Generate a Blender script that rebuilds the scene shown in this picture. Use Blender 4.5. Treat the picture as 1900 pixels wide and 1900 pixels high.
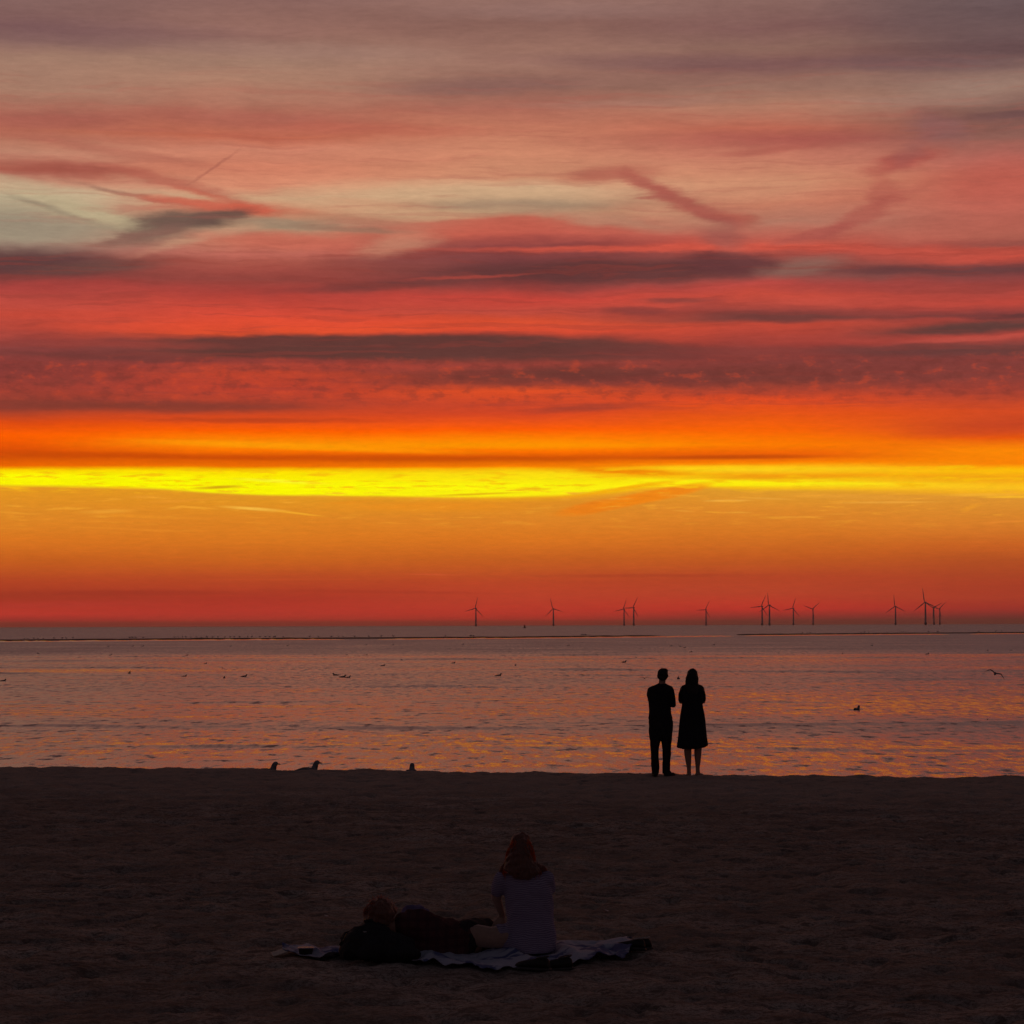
import bpy, math, random
import numpy as np
from mathutils import Vector, Matrix

for o in list(bpy.data.objects):
    bpy.data.objects.remove(o, do_unlink=True)
SC = bpy.context.scene
COL = SC.collection
R = math.radians
random.seed(7)
RNG = np.random.RandomState(7)

# ------------------------------------------------------------------ camera
F = 5000.0                       # focal length in pixels of a 1900 px frame
CAM = Vector((0, 0, 3.5))        # sea level is z = 0, beach about z = 1.05
PITCH, ROLL = R(2.411), R(0.193)
fwd = Vector((0, math.cos(PITCH), math.sin(PITCH)))
upv = Vector((0, -math.sin(PITCH), math.cos(PITCH)))
rgt = Vector((1, 0, 0))
r2 = rgt * math.cos(ROLL) - upv * math.sin(ROLL)
u2 = rgt * math.sin(ROLL) + upv * math.cos(ROLL)
cd = bpy.data.cameras.new('camera')
cam = bpy.data.objects.new('camera', cd)
COL.objects.link(cam)
cam.matrix_world = Matrix(((r2.x, u2.x, -fwd.x, CAM.x), (r2.y, u2.y, -fwd.y, CAM.y),
                           (r2.z, u2.z, -fwd.z, CAM.z), (0, 0, 0, 1)))
cd.sensor_width = 36
cd.lens = 36 * F / 1900
cd.clip_start = 0.5
cd.clip_end = 200000
SC.camera = cam


def ray(px, py):
    return (fwd * F + r2 * (px - 950) + u2 * (950 - py)).normalized()


def on_plane(px, py, z=0.0):
    d = ray(px, py)
    return CAM + d * ((z - CAM.z) / d.z)


def at_y(px, py, y):
    d = ray(px, py)
    return CAM + d * ((y - CAM.y) / d.y)


def ae(px, py):
    d = ray(px, py)
    return math.degrees(math.atan2(d.x, d.y)), math.degrees(math.asin(d.z))


# ------------------------------------------------------------------ view
SC.render.engine = 'CYCLES'
SC.view_settings.view_transform = 'Standard'
SC.view_settings.look = 'None'
SC.view_settings.exposure = 0
SC.view_settings.gamma = 1
SC.cycles.max_bounces = 6
SC.cycles.use_denoising = True


def lin(c):
    out = []
    for v in c[:3]:
        v = v / 255.0
        out.append(v / 12.92 if v <= 0.04045 else ((v + 0.055) / 1.055) ** 2.4)
    return (*out, 1.0)


# ------------------------------------------------------------------ sky (world)
W = bpy.data.worlds.new('World')
SC.world = W
W.use_nodes = True
WT = W.node_tree
for n in list(WT.nodes):
    WT.nodes.remove(n)
WT_L = WT.links


class NG:
    """small helper for building node graphs"""
    def __init__(self, tree):
        self.t = tree

    def n(self, typ, **kw):
        nd = self.t.nodes.new(typ)
        for k, v in kw.items():
            setattr(nd, k, v)
        return nd

    def put(self, sock, v):
        if isinstance(v, bpy.types.NodeSocket):
            self.t.links.new(v, sock)
        else:
            sock.default_value = v

    def math(self, op, a, b=0.0, c=0.0, clamp=False):
        nd = self.n('ShaderNodeMath', operation=op, use_clamp=clamp)
        self.put(nd.inputs[0], a)
        self.put(nd.inputs[1], b)
        self.put(nd.inputs[2], c)
        return nd.outputs[0]

    def vec(self, op, a, b=(0, 0, 0)):
        nd = self.n('ShaderNodeVectorMath', operation=op)
        self.put(nd.inputs[0], a)
        self.put(nd.inputs[1], b)
        return nd.outputs['Value'] if op == 'LENGTH' else nd.outputs[0]

    def comb(self, x, y, z=0.0):
        nd = self.n('ShaderNodeCombineXYZ')
        for i, v in enumerate((x, y, z)):
            self.put(nd.inputs[i], v)
        return nd.outputs[0]

    def sep(self, v):
        nd = self.n('ShaderNodeSeparateXYZ')
        self.put(nd.inputs[0], v)
        return nd.outputs

    def noise(self, v, scale, detail=3.0, rough=0.5, color=False, dist=0.0):
        nd = self.n('ShaderNodeTexNoise')
        self.put(nd.inputs['Vector'], v)
        nd.inputs['Scale'].default_value = scale
        nd.inputs['Detail'].default_value = detail
        nd.inputs['Roughness'].default_value = rough
        nd.inputs['Distortion'].default_value = dist
        return nd.outputs['Color' if color else 'Fac']

    def smap(self, v, a, b, c=0.0, d=1.0, smooth=True):
        nd = self.n('ShaderNodeMapRange')
        nd.interpolation_type = 'SMOOTHSTEP' if smooth else 'LINEAR'
        self.put(nd.inputs['Value'], v)
        nd.inputs['From Min'].default_value = a
        nd.inputs['From Max'].default_value = b
        nd.inputs['To Min'].default_value = c
        nd.inputs['To Max'].default_value = d
        return nd.outputs[0]

    def mix(self, f, a, b, mode='MIX'):
        nd = self.n('ShaderNodeMix', data_type='RGBA', blend_type=mode)
        nd.clamp_factor = True
        self.put(nd.inputs[0], f)
        self.put(nd.inputs[6], a)
        self.put(nd.inputs[7], b)
        return nd.outputs[2]


g = NG(WT)
tc = g.n('ShaderNodeTexCoord')
D = g.sep(tc.outputs['Generated'])
AZ = g.math('MULTIPLY', g.math('ARCTAN2', D[0], D[1]), 57.29578)
EL = g.math('MULTIPLY', g.math('ARCSINE', D[2]), 57.29578)
# gentle wander of the streaks
w1 = g.noise(g.comb(g.math('MULTIPLY', AZ, 0.16), g.math('MULTIPLY', EL, 0.9), 3.3), 1.0, 4, 0.5)
w2 = g.noise(g.comb(g.math('MULTIPLY', AZ, 0.9), g.math('MULTIPLY', EL, 3.0), 8.3), 1.0, 3, 0.55)
hi = g.smap(EL, 2.6, 7.0)                      # the low band stays level, the high cloud wanders
ampW = g.math('MULTIPLY_ADD', hi, 0.55, 0.03)
dEL = g.math('MULTIPLY', g.math('SUBTRACT', w1, 0.5), ampW)
dEL2 = g.math('MULTIPLY', g.math('SUBTRACT', w2, 0.5), g.math('MULTIPLY_ADD', hi, 0.17, 0.035))
ELW = g.math('ADD', g.math('ADD', EL, dEL), dEL2)
w3 = g.noise(g.comb(g.math('MULTIPLY', AZ, 0.5), g.math('MULTIPLY', EL, 1.2), 5.1), 1.0, 3, 0.5)
AZW = g.math('ADD', AZ, g.math('MULTIPLY', g.math('SUBTRACT', w3, 0.5), 0.9))

# level the lower edge of the bright band: curve of its height over azimuth
edge_pts = [(0, 904), (240, 908), (475, 920), (700, 923), (950, 925), (1130, 916), (1250, 905), (1425, 909),
            (1650, 911), (1900, 916)]
fc = g.n('ShaderNodeFloatCurve')
cm = fc.mapping
cv = cm.curves[0]
A0, A1 = -12.0, 12.0
pts = []
for x, y in edge_pts:
    a, e = ae(x, y)
    a_, e_ = ae(x, 915)
    pts.append(((a - A0) / (A1 - A0), 0.5 + (e - e_) * 1.0))
cv.points[0].location = (0.0, pts[0][1])
cv.points[1].location = (1.0, pts[-1][1])
for p in pts:
    cv.points.new(*p)
cm.update()
g.put(fc.inputs['Value'], g.smap(AZ, A0, A1, 0, 1, False))
shift = g.math('SUBTRACT', fc.outputs[0], 0.5)
inb = g.math('MULTIPLY', g.smap(EL, 1.9, 2.75), g.smap(EL, 3.35, 3.05))
ELS = g.math('SUBTRACT', ELW, g.math('MULTIPLY', shift, inb))

cols = {
 0: [(0,(132,100,100)),(55,(124,90,92)),(110,(160,125,112)),(160,(165,125,110)),(212,(168,100,88)),(240,(175,105,88)),
     (285,(190,132,108)),(318,(172,94,78)),(338,(190,140,115)),(360,(190,172,140)),(400,(155,140,118)),(430,(160,145,122)),
     (455,(148,118,104)),(478,(104,64,61)),(510,(120,62,58)),(530,(165,65,60)),(560,(190,75,62)),(600,(185,72,58)),
     (640,(135,64,60)),(690,(145,60,55)),(720,(160,64,52)),(760,(145,62,48)),(786,(225,76,16)),(808,(255,95,0)),
     (835,(222,80,5)),(846,(206,76,6)),(864,(240,105,0)),(873,(255,215,0)),(888,(255,255,0)),(908,(255,248,0)),
     (915,(230,152,32)),(960,(225,145,38)),(1000,(222,126,32)),(1040,(202,96,30)),(1080,(185,68,35)),(1110,(170,55,35)),
     (1140,(185,55,45)),(1158,(165,45,45)),(1166,(140,44,44))],
 475: [(0,(135,100,98)),(60,(150,110,103)),(110,(160,125,112)),(150,(170,128,112)),(190,(172,118,103)),(215,(177,108,93)),
     (250,(188,104,84)),(275,(205,130,105)),(310,(205,125,98)),(345,(213,138,108)),(368,(205,160,125)),(385,(200,112,86)),
     (400,(190,135,105)),(420,(172,140,112)),(440,(195,118,94)),(470,(192,105,90)),(490,(170,86,73)),(510,(158,74,65)),
     (526,(146,68,61)),(550,(172,66,58)),(590,(215,75,55)),(615,(225,80,45)),(632,(115,60,54)),(655,(105,58,52)),
     (672,(150,62,54)),(690,(190,68,46)),(720,(185,64,46)),(750,(175,65,45)),(780,(225,75,25)),(800,(255,95,0)),
     (825,(255,145,5)),(836,(255,118,0)),(848,(215,80,5)),(865,(240,112,0)),(875,(255,228,0)),(890,(255,255,0)),
     (911,(255,250,0)),(915,(228,152,34)),(960,(225,140,35)),(1000,(222,128,32)),(1040,(205,100,30)),(1070,(190,75,35)),
     (1110,(180,55,38)),(1150,(185,55,45)),(1160,(160,45,45)),(1166,(140,44,44))],
 950: [(0,(145,110,105)),(50,(136,99,94)),(110,(158,118,108)),(160,(142,102,94)),(200,(172,108,95)),(240,(190,120,100)),
     (290,(205,135,105)),(330,(205,140,108)),(355,(205,165,130)),(380,(165,135,108)),(395,(190,145,112)),(412,(188,98,80)),
     (436,(196,92,76)),(458,(138,66,64)),(480,(122,62,62)),(505,(100,55,55)),(530,(145,63,58)),(550,(200,70,58)),
     (580,(190,75,60)),(605,(220,80,48)),(620,(215,75,50)),(636,(105,58,52)),(655,(108,58,52)),(672,(155,65,55)),
     (690,(115,58,50)),(705,(140,62,50)),(722,(222,78,38)),(750,(202,70,42)),(770,(212,70,35)),(800,(255,92,4)),
     (826,(255,148,0)),(838,(255,112,0)),(850,(202,76,5)),(865,(250,125,0)),(875,(255,222,15)),(892,(255,250,8)),
     (910,(255,240,15)),(915,(240,162,25)),(925,(228,150,36)),(960,(225,140,38)),(1000,(222,125,32)),(1040,(200,95,32)),
     (1080,(190,70,38)),(1110,(195,65,42)),(1150,(185,50,42)),(1159,(155,46,44))],
 1425: [(0,(138,105,102)),(50,(128,92,92)),(88,(140,105,98)),(120,(130,90,88)),(160,(150,112,102)),(195,(175,125,108)),
     (245,(184,104,88)),(265,(172,92,80)),(290,(195,120,98)),(340,(205,140,108)),(380,(195,122,96)),(410,(178,118,98)),
     (440,(188,95,80)),(462,(205,85,68)),(476,(155,76,68)),(490,(125,74,68)),(510,(138,78,72)),(530,(180,72,65)),
     (550,(195,75,60)),(566,(185,75,62)),(582,(135,63,58)),(592,(128,64,58)),(606,(192,72,55)),(640,(150,62,55)),
     (670,(128,60,55)),(700,(132,62,52)),(720,(165,65,48)),(740,(222,75,35)),(770,(232,85,20)),(800,(250,100,5)),
     (825,(255,125,0)),(840,(240,100,5)),(848,(228,90,8)),(858,(255,130,0)),(871,(255,212,26)),(886,(248,160,15)),
     (902,(255,242,20)),(912,(252,190,22)),(917,(226,156,44)),(950,(225,145,42)),(990,(218,125,35)),(1030,(200,95,32)),
     (1070,(185,70,38)),(1100,(190,68,42)),(1130,(180,52,42)),(1148,(140,50,48)),(1159,(110,48,48))],
 1900: [(0,(102,84,92)),(50,(108,83,88)),(90,(102,77,82)),(130,(140,110,105)),(160,(150,118,108)),(182,(145,112,105)),
     (213,(115,82,80)),(250,(142,96,90)),(290,(180,100,88)),(330,(190,95,80)),(380,(190,100,85)),(430,(175,95,80)),
     (450,(155,78,70)),(470,(198,80,65)),(495,(108,62,62)),(515,(138,65,62)),(560,(190,72,60)),(584,(120,60,58)),
     (591,(165,68,60)),(605,(98,62,58)),(625,(178,70,60)),(645,(108,62,58)),(665,(130,62,58)),(690,(135,62,55)),
     (720,(160,65,52)),(760,(213,75,35)),(790,(198,70,35)),(812,(230,85,15)),(835,(255,138,5)),(860,(250,130,5)),
     (872,(255,190,10)),(886,(245,160,20)),(902,(255,195,30)),(914,(248,175,30)),(920,(226,150,48)),(970,(220,135,42)),
     (1010,(205,105,35)),(1040,(182,80,35)),(1080,(175,65,38)),(1110,(175,60,40)),(1130,(150,50,42)),(1145,(115,48,48)),
     (1158,(95,45,48))],
}
for _c in cols.values():
    for _i, (_y, _k) in enumerate(_c):
        if _y < 260:
            _c[_i] = (_y, (_k[0] * 1.01, _k[1] * 0.99, _k[2] * 0.94))
        elif 920 < _y < 1030:
            _c[_i] = (_y, (_k[0], _k[1] * 0.955, _k[2]))
        elif _k == (255, 255, 0):
            _c[_i] = (_y, (255, 251, 0))
        elif _y > 1120:                     # seen through the haze: redder behind it
            _c[_i] = (_y, (min(255, _k[0] * 1.14), _k[1] * 1.02, _k[2] * 1.0))
E_LO, E_MID = -0.4, ae(950, 600)[1]
E_HI = ae(950, -40)[1]


def make_ramp(stops, e0, e1, src):
    rp = g.n('ShaderNodeValToRGB')
    g.put(rp.inputs[0], g.smap(src, e0, e1, 0, 1, False))
    el = rp.color_ramp.elements
    st = sorted(stops)
    el[0].position, el[0].color = st[0][0], st[0][1]
    el[1].position, el[1].color = st[-1][0], st[-1][1]
    for p, c in st[1:-1]:
        e = el.new(p)
        e.color = c
    return rp.outputs[0]


def column(x):
    data = cols[x]
    es = [(ae(x, y)[1], c) for y, c in data]

    def sample(e):
        s = sorted(es)
        for (a, ca), (b, cb) in zip(s, s[1:]):
            if a <= e <= b:
                t = (e - a) / (b - a)
                return tuple(lin(ca)[i] * (1 - t) + lin(cb)[i] * t for i in range(3)) + (1,)
        return lin(s[0][1]) if e < s[0][0] else lin(s[-1][1])
    lo = [((e - E_LO) / (E_MID - E_LO), lin(c)) for e, c in es if E_LO < e < E_MID] + [(1.0, sample(E_MID))]
    up = [((e - E_MID) / (E_HI - E_MID), lin(c)) for e, c in es if E_MID <= e < E_HI] + [(0.0, sample(E_MID))]
    rl = make_ramp(lo, E_LO, E_MID, ELS)
    ru = make_ramp(up, E_MID, E_HI, ELW)
    return g.mix(g.math('GREATER_THAN', ELW, E_MID), rl, ru)


xs = sorted(cols)
C = column(xs[0])
for xa, xb in zip(xs, xs[1:]):
    C = g.mix(g.smap(AZW, ae(xa, 1000)[0], ae(xb, 1000)[0], 0, 1), C, column(xb))

PW = g.comb(AZW, ELW)                                  # warped sky direction
PS = g.comb(AZ, ELS)
# finer ragged warp for cloud outlines
rag = g.noise(g.comb(g.math('MULTIPLY', AZ, 1.2), g.math('MULTIPLY', EL, 5.0), 1.7), 1.0, 7, 0.62, color=True)
ragv = g.vec('MULTIPLY', g.vec('SUBTRACT', rag, (0.5, 0.5, 0.5)), (1.1, 0.14, 0))
PB = g.vec('ADD', g.comb(g.math('ADD', AZ, 0), g.math('ADD', EL, g.math('MULTIPLY', dEL2, 0.7))), ragv)
rag2 = g.vec('MULTIPLY', g.vec('SUBTRACT', rag, (0.5, 0.5, 0.5)), (0.4, 0.02, 0))
PL = g.vec('ADD', g.comb(AZ, EL), rag2)


BX, BY = 1.3, 1.5


def blob(C, cx, cy, rx, ry, ang, col, op, soft=0.8, P=None):
    a, e = ae(cx, cy)
    mp = g.n('ShaderNodeMapping', vector_type='TEXTURE')
    # (the tiny term only makes the compiler evaluate the clouds one after another)
    ch = g.n('ShaderNodeVectorMath', operation='MULTIPLY_ADD')
    g.put(ch.inputs[0], C)
    ch.inputs[1].default_value = (1e-7, 1e-7, 1e-7)
    g.put(ch.inputs[2], PL if (P == 'L' or cy >= 790) else PB)
    g.put(mp.inputs['Vector'], ch.outputs[0])
    mp.inputs['Location'].default_value = (a, e, 0)
    mp.inputs['Rotation'].default_value = (0, 0, R(-ang) - ROLL * 0 )
    mp.inputs['Scale'].default_value = (rx * 0.01146 * BX, ry * 0.01146 * BY, 1)
    L = g.vec('LENGTH', mp.outputs[0])
    m = g.smap(L, 1.0, 1.0 - soft, 0, op)
    return g.mix(m, C, lin(col))


BL = [
 # high streaks
 (150, 66, 380, 26, -1, (118, 86, 89), .45), (560, 95, 300, 16, 1, (165, 130, 116), .35),
 (1300, 118, 380, 16, 2, (118, 84, 85), .5), (1700, 118, 220, 14, 3, (108, 80, 84), .5),
 (1800, 30, 260, 55, 4, (106, 84, 83), .5), (1880, 92, 200, 16, 2, (104, 77, 77), .5), (1050, 20, 260, 16, 0, (150, 115, 108), .4),
 (900, 160, 220, 15, -2, (134, 94, 88), .55), (1150, 192, 240, 9, -1, (165, 120, 106), .5), (1820, 160, 160, 16, -2, (155, 125, 112), .5),
 (1880, 214, 110, 9, -2, (108, 76, 78), .6), (1700, 188, 200, 9, 2, (160, 122, 108), .4),
 (480, 222, 260, 18, 2, (166, 90, 78), .6), (100, 222, 160, 17, -2, (163, 90, 80), .65), (700, 240, 260, 12, 1, (182, 92, 75), .5),
 (60, 250, 120, 12, 4, (168, 95, 80), .5), (230, 285, 200, 11, 8, (168, 92, 78), .55), (130, 313, 140, 13, 2, (156, 80, 68), .75),
 (330, 340, 190, 10, 13, (176, 92, 77), .6), (420, 372, 110, 8, 14, (188, 88, 70), .65), (600, 290, 300, 16, 0, (208, 132, 104), .4),
 (395, 312, 66, 3.2, -36, (165, 95, 80), .6, 1.0, 'L'), (250, 362, 130, 5, 10, (140, 95, 82), .6),
 (60, 352, 170, 16, 9, (196, 172, 138), .7), (180, 398, 170, 17, 13, (186, 170, 135), .75), (60, 425, 160, 22, 3, (158, 143, 122), .5),
 (110, 392, 130, 5, 17, (140, 124, 105), .5, 1.0, 'L'), (60, 376, 60, 3, 10, (150, 135, 112), .5, 1.0, 'L'), (300, 440, 110, 18, -6, (125, 100, 88), .5),
 (370, 378, 150, 8, 6, (200, 92, 72), .8), (455, 388, 50, 7, 3, (205, 95, 72), .8),
 (345, 408, 118, 17, -4, (104, 82, 73), .92, .7), (405, 401, 72, 10, -8, (98, 76, 68), .85, .6), (300, 425, 110, 16, -15, (116, 88, 78), .75, .8), (250, 440, 100, 10, -14, (140, 98, 86), .6),
 (400, 436, 150, 9, -14, (198, 150, 120), .6), (850, 362, 330, 22, 1, (208, 168, 130), .7), (640, 385, 200, 14, 5, (205, 165, 128), .6),
 (520, 414, 105, 11, 3, (154, 130, 107), .8), (660, 426, 130, 6, 3, (150, 112, 92), .7), (960, 382, 190, 15, 0, (148, 122, 101), .7),
 (830, 398, 160, 10, -4, (195, 155, 120), .6), (560, 450, 230, 17, 3, (196, 100, 82), .7), (740, 452, 80, 20, -12, (200, 140, 112), .6),
 (900, 425, 190, 14, -5, (196, 96, 78), .35), (1100, 405, 200, 12, 8, (180, 140, 112), .5),
 # dark purple layer
 (40, 487, 200, 26, 0, (92, 60, 60), .9), (180, 494, 140, 12, -5, (108, 72, 66), .7), 
 (900, 472, 280, 13, -3, (128, 66, 64), .6), (1140, 503, 310, 20, 0, (99, 56, 55), .95, .6), (1350, 488, 95, 20, 2, (100, 56, 57), .9, .6),
 (760, 526, 250, 9, -4, (105, 57, 55), .75), (870, 514, 130, 3, -3, (170, 70, 60), .7), 
 (1180, 462, 400, 6, 0, (208, 86, 68), .85), (1750, 466, 260, 9, 2, (200, 82, 66), .6),
 (1130, 322, 105, 14, -3, (172, 90, 77), .7), (1200, 343, 62, 15, 26, (168, 84, 74), .75), (1268, 375, 92, 19, 25, (166, 82, 73), .8),
 (1215, 368, 45, 4, 0, (168, 92, 80), .7), (1350, 405, 62, 14, 10, (172, 82, 70), .75), (1335, 430, 62, 30, 30, (158, 88, 79), .75),
 (1400, 350, 130, 24, 0, (206, 144, 112), .5), (1230, 400, 120, 14, 12, (200, 142, 112), .5),
 (1500, 262, 140, 12, -2, (166, 84, 76), .6), (1420, 280, 100, 7, -5, (172, 90, 78), .5), (1675, 300, 80, 17, -12, (166, 76, 69), .75),
 (1740, 236, 62, 28, 14, (138, 92, 89), .75), (1700, 270, 60, 20, -40, (150, 90, 84), .5), (1640, 355, 40, 28, 60, (172, 84, 74), .5),
 (1600, 400, 120, 15, -25, (168, 82, 73), .6), (1520, 432, 100, 9, -12, (166, 82, 74), .6), (1850, 340, 140, 40, 0, (188, 92, 78), .5),
 (1490, 495, 90, 15, -8, (142, 104, 92), .6), (1700, 500, 190, 9, 1, (104, 61, 61), .9), (1860, 497, 140, 10, 0, (106, 62, 62), .8),
 (1880, 452, 120, 6, -2, (150, 80, 70), .6),
 (1640, 535, 200, 12, 1, (150, 65, 60), .4), (1250, 556, 75, 6, 0, (124, 64, 60), .7), (1180, 577, 90, 8, 2, (124, 60, 57), .65),
 (1300, 564, 60, 9, -15, (150, 64, 58), .4), (1450, 588, 150, 10, 1, (110, 60, 56), .85), (1580, 578, 80, 7, 0, (140, 66, 60), .5),
 (1800, 608, 220, 11, -3, (94, 61, 57), .9), (1885, 588, 110, 5, 0, (90, 54, 54), .8), (1740, 650, 280, 11, 1, (104, 60, 57), .8),
 (1560, 628, 200, 8, 1, (168, 68, 58), .6), (1820, 628, 160, 5, -2, (190, 80, 68), .7), (1100, 605, 200, 8, 0, (205, 75, 52), .5),
 (500, 602, 420, 13, -1, (222, 76, 50), .6), (150, 585, 260, 10, 0, (205, 74, 54), .5),
 (680, 643, 370, 19, 0, (96, 57, 52), .97, .4), (980, 648, 330, 19, 1, (100, 58, 53), .9, .6), (450, 637, 160, 9, -2, (104, 58, 53), .85, .6),
 (1280, 655, 260, 14, 1, (122, 60, 56), .6), (180, 662, 250, 7, 2, (112, 58, 54), .7), (230, 640, 200, 7, 0, (160, 68, 58), .5),
 (560, 680, 300, 6, 0, (178, 68, 52), .6),
 (60, 690, 220, 24, 0, (122, 56, 50), .5), (350, 755, 260, 11, 0, (124, 58, 47), .75), (100, 750, 200, 9, 0, (122, 58, 48), .5),
 (1250, 702, 330, 16, 0, (112, 56, 52), .6), (1050, 692, 180, 12, 0, (108, 56, 50), .6), (1700, 690, 300, 22, 0, (128, 60, 55), .6),
 (1090, 757, 140, 7, -3, (150, 60, 46), .6), (470, 780, 250, 5, 0, (172, 62, 30), .6), (1850, 795, 180, 12, -3, (200, 68, 34), .5),
 (1150, 640, 10, 4, 0, (120, 60, 55), .1),
 # bright band and below
 (560, 829, 330, 6, 2, (255, 158, 5), .7), (950, 828, 400, 4, 0, (255, 150, 0), .5),
 (300, 846, 520, 5, 1, (190, 66, 5), .35), (760, 850, 330, 5, 1, (200, 74, 5), .35), (1360, 848, 170, 4, 0, (192, 72, 8), .8),
 (1150, 873, 140, 10, 3, (244, 122, 2), .85), (1300, 868, 200, 4, 0, (255, 215, 20), .5), (1420, 886, 190, 4, 0, (240, 150, 15), .7),
 (1320, 898, 260, 5, 0, (255, 238, 10), .8), (1760, 890, 260, 5, 0, (248, 172, 20), .5),
 (1165, 905, 110, 4, -8, (248, 150, 10), .7),
 (1120, 938, 85, 10, -10, (238, 128, 24), .9, .5), (1210, 920, 110, 9, -11, (243, 134, 20), .9, .5),
 (405, 904, 50, 3, -3, (215, 155, 18), .85), (480, 900, 10, 1, 0, (212, 150, 18), .5), (880, 917, 90, 2, -2, (225, 160, 20), .7),
 (520, 893, 90, 3, 3, (255, 255, 60), .5), (560, 898, 100, 3, 0, (255, 240, 10), .4),
 (470, 944, 62, 3.0, 4, (252, 190, 70), .95, .9), (550, 952, 60, 2.0, 6, (245, 170, 45), .9, .9),
 (200, 949, 55, 4, -2, (240, 160, 50), .8, .9), (260, 958, 110, 3, 2, (234, 145, 38), .7), (20, 951, 50, 2, 4, (240, 155, 45), .7),
 (330, 930, 70, 3, -3, (236, 150, 42), .7), (265, 922, 30, 2.5, 0, (236, 155, 45), .6), (800, 940, 190, 9, 0, (238, 144, 30), .75),
 (800, 963, 25, 2, 0, (236, 148, 40), .7), (180, 979, 60, 1.6, 1, (232, 140, 40), .6), (290, 984, 80, 2, 2, (232, 138, 38), .6),
 (650, 932, 60, 3, -3, (234, 142, 30), .6), (1350, 929, 45, 2, 0, (242, 176, 70), .8), (1420, 925, 60, 1.8, 2, (236, 165, 60), .6),
 (1580, 922, 130, 5, 2, (234, 158, 52), .6), (1650, 932, 100, 2, 0, (242, 168, 62), .7), (1830, 918, 90, 3, 0, (250, 180, 50), .7),
 (1880, 922, 60, 2, 0, (255, 190, 40), .8), (1800, 942, 22, 4, -20, (240, 156, 42), .7), (1370, 951, 30, 1.6, 0, (238, 160, 55), .6),
 (1480, 959, 60, 1.6, 0, (234, 150, 50), .6), (1555, 954, 30, 1.5, 0, (236, 152, 50), .5), (1270, 948, 20, 1.6, 3, (236, 160, 55), .5),
 (1870, 968, 60, 2, -2, (238, 140, 48), .5), (1240, 957, 90, 2, -1, (228, 140, 40), .5),
 (230, 1100, 260, 5, 0, (160, 50, 34), .6), (700, 1098, 260, 3, 1, (172, 54, 36), .5), (100, 1122, 220, 5, -1, (192, 58, 48), .4),
 (1200, 1068, 260, 3, 0, (170, 62, 36), .5), (1500, 1042, 300, 4, -1, (190, 86, 32), .4), (800, 1066, 60, 1.5, 1, (215, 90, 48), .6),
 (1750, 1108, 260, 5, 0, (182, 66, 42), .4), (550, 1075, 200, 2, 0, (202, 84, 40), .4),
]

# clouds are evaluated cell by cell of the sky, so each ray only pays for the clouds near it
YB = [-1e4, 150, 300, 420, 560, 700, 800, 900, 1e4]
XB = [-1e4, 640, 1270, 1e4]
ROW_E = [ae(950, y)[1] for y in YB[1:-1]]
COL_A = [ae(x, 900)[0] for x in XB[1:-1]]
mo = g.noise(g.comb(g.math('MULTIPLY', AZ, 2.6), g.math('MULTIPLY', EL, 5.2), 2.2), 1.0, 6, 0.62)
band = g.math('MULTIPLY', g.smap(EL, ae(950, 770)[1], ae(950, 725)[1]), g.smap(EL, ae(950, 655)[1], ae(950, 680)[1]))
mm = g.math('MULTIPLY', g.smap(mo, 0.48, 0.66), g.math('MULTIPLY', band, 0.42))
mm2 = g.math('MULTIPLY', g.smap(mo, 0.47, 0.30), g.math('MULTIPLY', band, 0.30))
s1 = g.noise(g.comb(g.math('MULTIPLY', AZW, 0.45), g.math('MULTIPLY', ELW, 5.0), 4.4), 1.0, 6, 0.6)
s2 = g.noise(g.comb(g.math('MULTIPLY', AZW, 0.8), g.math('MULTIPLY', ELW, 1.5), 9.4), 1.0, 5, 0.6)
k = g.smap(EL, 3.6, 6.5, 0.10, 0.30)
sv = g.math('MULTIPLY_ADD', g.math('SUBTRACT', s1, 0.5), k, 1.0)
sv2 = g.math('MULTIPLY_ADD', g.math('SUBTRACT', s2, 0.5), g.math('MULTIPLY', k, 0.8), sv)
svc = g.comb(sv2, g.math('MULTIPLY_ADD', g.math('SUBTRACT', sv2, 1.0), 1.1, 1.0), sv2)

# the rest of the dome: dusk air from the sky model under dim grey-violet cloud
sky = g.n('ShaderNodeTexSky', sky_type='NISHITA')
sky.sun_disc = False
sky.sun_elevation = R(1.0)
sky.sun_rotation = R(-3.0)
NS = g.vec('MULTIPLY', sky.outputs[0], (0.012, 0.012, 0.014))
hc = g.noise(g.comb(g.math('MULTIPLY', D[0], 2.0), g.math('MULTIPLY', D[1], 2.0), D[2]), 1.6, 4, 0.55)
above = g.mix(g.smap(EL, 13, 28), lin((138, 96, 90)), lin((98, 62, 60)))
above = g.mix(g.smap(EL, 25, 55), above, lin((33, 31, 36)))
above = g.mix(g.math('MULTIPLY', g.smap(hc, 0.4, 0.65), 0.3), above, lin((66, 52, 56)))
above = g.vec('ADD', above, NS)
azabs = g.math('ABSOLUTE', AZ)
east = g.mix(g.smap(EL, 0, 30), lin((80, 60, 68)), lin((36, 34, 40)))
east = g.vec('ADD', east, NS)
toAbove = g.smap(EL, E_HI - 0.6, E_HI + 3.0)
toEast = g.smap(azabs, 22, 85)
toGround = g.smap(EL, -0.6, -3.0)


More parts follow.
